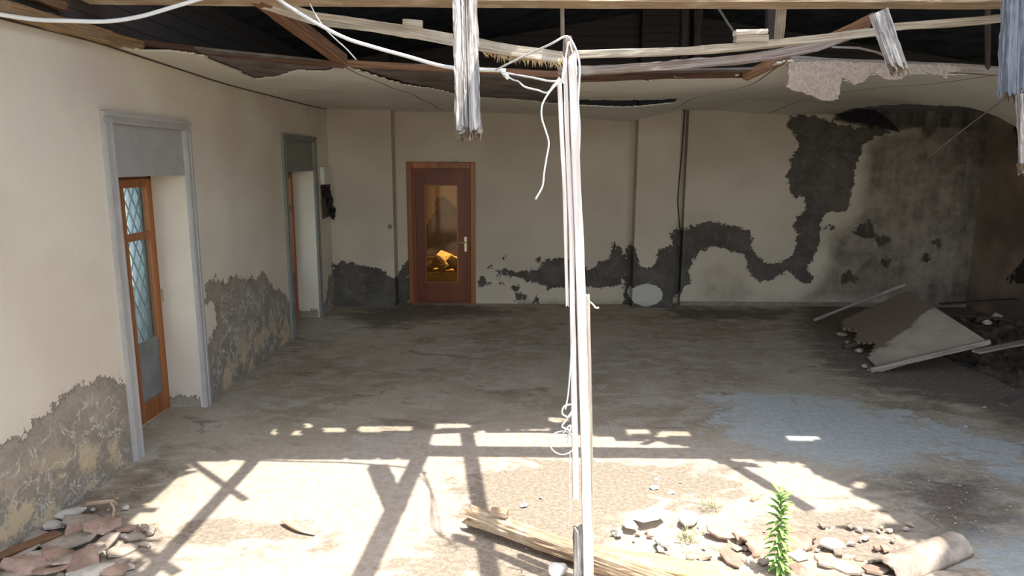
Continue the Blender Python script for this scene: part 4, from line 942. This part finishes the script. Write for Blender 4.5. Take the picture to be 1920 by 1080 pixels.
# antler-like broken stick
q = at(165, 945, Z=.03); b = MB(); w0 = at(163, 945, Z=.05); w1 = at(205, 940, Z=.06); w2 = at(218, 945, Z=.03); w3 = at(210, 972, Z=.02)
b.tube([w0, w1, w2], .012, 7, jit=.001, step=.02); b.tube([w1, (w1+w3)/2+Vector((.02, 0, .0)), w3], .009, 7, jit=.001, step=.02)
tag(b.build('broken_stick', M['log']), 'short forked pale stick lying in the shade by the lower left wall', 'stick')
q0, q1 = at(1262, 925, Z=.012), at(1425, 928, Z=.012)
timber('wood_splinter', [at(1410, 938, Z=.012), at(1432, 922, Z=.012)], .025, .015, M['straw'], 'short brown splinter on the sunlit floor left of the tall weed', 'splinter', step=.02)
for i, (a, b_) in enumerate((((528, 975), (590, 1002)),)):
    timber('wood_splinter', [at(*a, Z=.03), at(*b_, Z=.01)], .05, .008, M['log'], 'flat pale sliver curling off the sunlit floor at lower left', 'splinter', step=.03, taper=lambda f: .3+.9*math.sin(PI*min(1, max(0, f))), jit=.002)
# lower-right rubble
mound('soil_mound', 1.35, 2.95, 1.6, .55, .06, M['sandchunk'], 9, 'low spread of sandy soil under the rubble right of the post', 'soil', rough=.015)
BR = [(1220, 970, .13, 'white'), (1180, 985, .07, 'white'), (1290, 975, .09, 'plasterchunk'), (1160, 1000, .05, 'plasterchunk'), (1240, 1020, .06, 'plasterchunk'), (1390, 1005, .09, 'tile2'), (1345, 1000, .07, 'tile'), (1490, 1045, .09, 'plasterchunk'), (1550, 1055, .08, 'sandchunk'), (1430, 1055, .09, 'tile2'), (1370, 1050, .08, 'tile'),
      (1320, 1045, .07, 'sandchunk'), (1590, 1070, .09, 'tile2'), (1520, 1010, .06, 'tile'), (1560, 1020, .07, 'plasterchunk'), (1280, 1050, .05, 'plasterchunk'), (1640, 1070, .08, 'tile'), (1500, 1075, .09, 'tile'), (1400, 1075, .07, 'plasterchunk'), (1450, 1030, .06, 'tile2')]
for i, (px, py, s, m) in enumerate(BR):
    q = at(px, py, Z=.03)
    if i % 2 == 0 or m == 'white': tile_frag((q.x, q.y, .02), s*.8, M[m], 60+i, rr.uniform(0, 3), rr.uniform(-.25, .25), .25, 'sun-bleached tile or plaster slab in the rubble right of the post' if m != 'white' else None, group='flat slabs in the sunlit rubble' if m != 'white' else None, tx=rr.uniform(-.2, .2))
    else: chunk('rubble_chunk', (q.x, q.y, .01), s*.7, M[m], 500+i, .6, 'sunlit lump of plaster or clay in the rubble right of post', 'rubble', 'lumps in the sunlit rubble')
for o in list(COL.objects):
    if o.name.startswith('tile_fragment') and 'label' not in o:
        o.name = 'white_scrap'; o['category'] = 'scrap'; o['label'] = 'larger bright white scrap in the rubble right of the post' if not any('larger bright' in str(x.get('label', '')) for x in COL.objects) else 'smaller bright white scrap beside the larger one in the rubble'
for i in range(90):
    px, py = rr.uniform(1120, 1720), rr.uniform(985, 1090); q = at(px, py, Z=0)
    chunk('rubble_chunk', (q.x, q.y, .005), rr.uniform(.010, .035), M[rr.choice(['tile', 'tile2', 'plasterchunk', 'sandchunk', 'plasterchunk'])], 600+i, .6, 'small crumb of tile or plaster in the sunlit rubble right of post', 'rubble', 'crumbs in the sunlit rubble')
q = at(1050, 1072, Z=.03); chunk('white_stone', (q.x, q.y, 0), .06, M['white'], 71, .7, 'rounded white stone at the foot of the post', 'stone', sub=2)
for i, (px, py, s) in enumerate(((982, 950, .035), (1230, 900, .03), (1260, 925, .03), (948, 710, .02), (625, 806, .015), (1015, 935, .02), (1275, 905, .02), (1225, 915, .04), (1810, 800, .02), (1845, 765, .03), (1380, 1060, .03))):
    q = at(px, py, Z=0); chunk('plaster_crumb', (q.x, q.y, 0), s, M['plasterchunk'], 700+i, .25, 'small flat pale plaster crumb lying alone on the floor', 'plaster crumb', 'single crumbs on the floor')
# scattered litter over the floor (uncountable grit)
b = MB(); rs = random.Random(8)
for i in range(1500):
    px, py = rs.uniform(200, 1900), 590+490*rs.random()**.8
    q = at(px, py, Z=.0)
    if q.x < XL+.05 or q.x > XR-.1 or q.y > 9.9: continue
    s = rs.uniform(.003, .012); a = rs.uniform(0, 6); h = s*.5
    vs = [(q.x+s*math.cos(a+k*2.09), q.y+s*math.sin(a+k*2.09), 0) for k in range(3)]+[(q.x, q.y, h)]
    b.add(vs, [(0, 1, 3), (1, 2, 3), (2, 0, 3)])
tag(b.build('floor_grit', M['sandchunk']), 'fine grit and crumbs strewn over the dusty floor', 'grit', kind='stuff')

# ---------------------------------------------------------------- plants
leafm = NT('weed_leaf_green'); n = leafm.noise(20, 2, .5); cc = leafm.mix(n, (.16, .34, .07), (.36, .55, .16)); M['leaf'] = leafm.bsdf(cc, .5)
leafm = NT('dry_grass'); n = leafm.noise(20, 2, .5); cc = leafm.mix(n, (.42, .44, .20), (.62, .60, .35)); M['grass'] = leafm.bsdf(cc, .6)
def leaf(b, base, dr, L, w, droop=.3):
    dr = dr.normalized(); side = dr.cross(Vector((0, 0, 1)))
    if side.length < .01: side = Vector((1, 0, 0))
    side.normalize(); n = 6; vs = []
    for i in range(n+1):
        f = i/n; c = base+dr*L*f+Vector((0, 0, -droop*L*f*f)); ww = w*math.sin(PI*min(.98, f*.9+.06))**.8
        vs += [c-side*ww+Vector((0, 0, ww*.3)), c, c+side*ww+Vector((0, 0, ww*.3))]
    fs = []
    for i in range(n): a = 3*i; fs += [(a, a+1, a+4, a+3), (a+1, a+2, a+5, a+4)]
    b.add(vs, fs)
bp = at(1461, 1088, Z=0); tp = at(1464, 925, Y=bp.y+.03)
t = empty('green_weed', tuple(bp), 'tall leafy green weed growing from the rubble at lower right', 'weed')
b = MB(); b.tube([bp, bp.lerp(tp, .5)+Vector((.008, 0, 0)), tp], .005, 6, taper=lambda f: 1-.6*f); b.build('stem', M['leaf'], t)
b = MB(); rs = random.Random(4)
for i in range(84):
    f = .10+.90*i/83; a = i*2.4; c = bp.lerp(tp, f); up_ = .35+1.3*max(0, f-.65)
    leaf(b, c, Vector((math.cos(a), math.sin(a), up_)), rs.uniform(.065, .095)*(1-.35*max(0, f-.6)), .0105, .55 if f < .7 else .2)
b.build('leaves', M['leaf'], t)
for i, (px, py, n_, h, lab) in enumerate(((1290, 1015, 60, .09, 'small dry green grass tuft among the rubble right of the post'), (1330, 955, 26, .12, 'sparse wispy grass on the sunlit floor left of the weed'), (1305, 1000, 20, .05, 'tiny sprouting tuft just behind the small grass tuft'))):
    q = at(px, py, Z=0); b = MB()
    for k_ in range(n_):
        a = rs.uniform(0, 6.3); o_ = Vector((rs.uniform(-.05, .05), rs.uniform(-.04, .04), 0)); leaf(b, q+o_, Vector((math.cos(a)*.5, math.sin(a)*.5, 1)), h*rs.uniform(.5, 1), .0022, .15)
    tag(b.build('grass_tuft', M['grass']), lab, 'grass')
# rubble in the rear room, seen through the amber glass
for i, (x, y, s) in enumerate(((-1.25, 13.3, .22), (-1.5, 13.5, .26), (-1.75, 13.4, .18), (-1.05, 13.2, .16), (-1.35, 13.8, .28), (-1.45, 13.0, .13), (-2.0, 13.5, .16))):
    chunk('rubble_chunk', (x, y, 0), s, M['plasterchunk'], 800+i, .8, 'sunlit rubble lump seen through the amber door glass', 'rubble', 'rubble in the room behind the amber glass')
# ---------------------------------------------------------------- labels of look-alike pieces, by where each lies
def where_labels(group, noun, place, rows=3):
    it = [o for o in COL.objects if o.get('group') == group]
    short = {'reddish_clay_tile': 'reddish tile fragment', 'dusty_brown_clay_tile': 'dusty brown tile fragment', 'pale_plaster': 'pale plaster piece'}
    sz = sorted(o.dimensions.length for o in it) if it else []
    pts = []
    for o in it:
        o_ = o.matrix_basis.translation; pts.append((o, px_of(*o_)))
    pts.sort(key=lambda p: -p[1][1]); n = len(pts); per = math.ceil(n/rows)
    rown = ['front', 'middle', 'back'] if rows == 3 else ['nearest', 'second', 'third', 'fourth', 'fifth', 'farthest']
    ords = ['leftmost']+[k_+' from left' for k_ in 'second third fourth fifth sixth seventh eighth ninth tenth eleventh twelfth'.split()]
    for r_ in range(rows):
        row = sorted(pts[r_*per:(r_+1)*per], key=lambda p: p[1][0])
        for i, (o, _) in enumerate(row):
            mn = short.get(o.data.materials[0].name, o.data.materials[0].name.replace('_', ' '))
            o['label'] = '%s, %s in %s row of %s' % (mn if noun is None else noun, ords[min(i, 11)], rown[r_], place)
where_labels('tile fragments in the lower left pile', None, 'the lower left pile')
where_labels('flat slabs in the sunlit rubble', 'sun-bleached flat slab', 'the rubble right of the post')
where_labels('lumps in the sunlit rubble', 'sunlit lump', 'the rubble right of the post')
where_labels('rubble lumps in the right rear heap', 'dusty lump', 'the dark heap at right', 6)
where_labels('single crumbs on the floor', 'lone flat plaster crumb', 'crumbs on the open floor')
where_labels('plaster lumps by the fallen panel', 'brown plaster lump', 'lumps by the fallen panel')
where_labels('rubble in the room behind the amber glass', 'rubble lump', 'the pile behind amber glass')
where_labels('crumbs in the lower left pile', 'small crumb', 'crumbs among the lower left tiles')
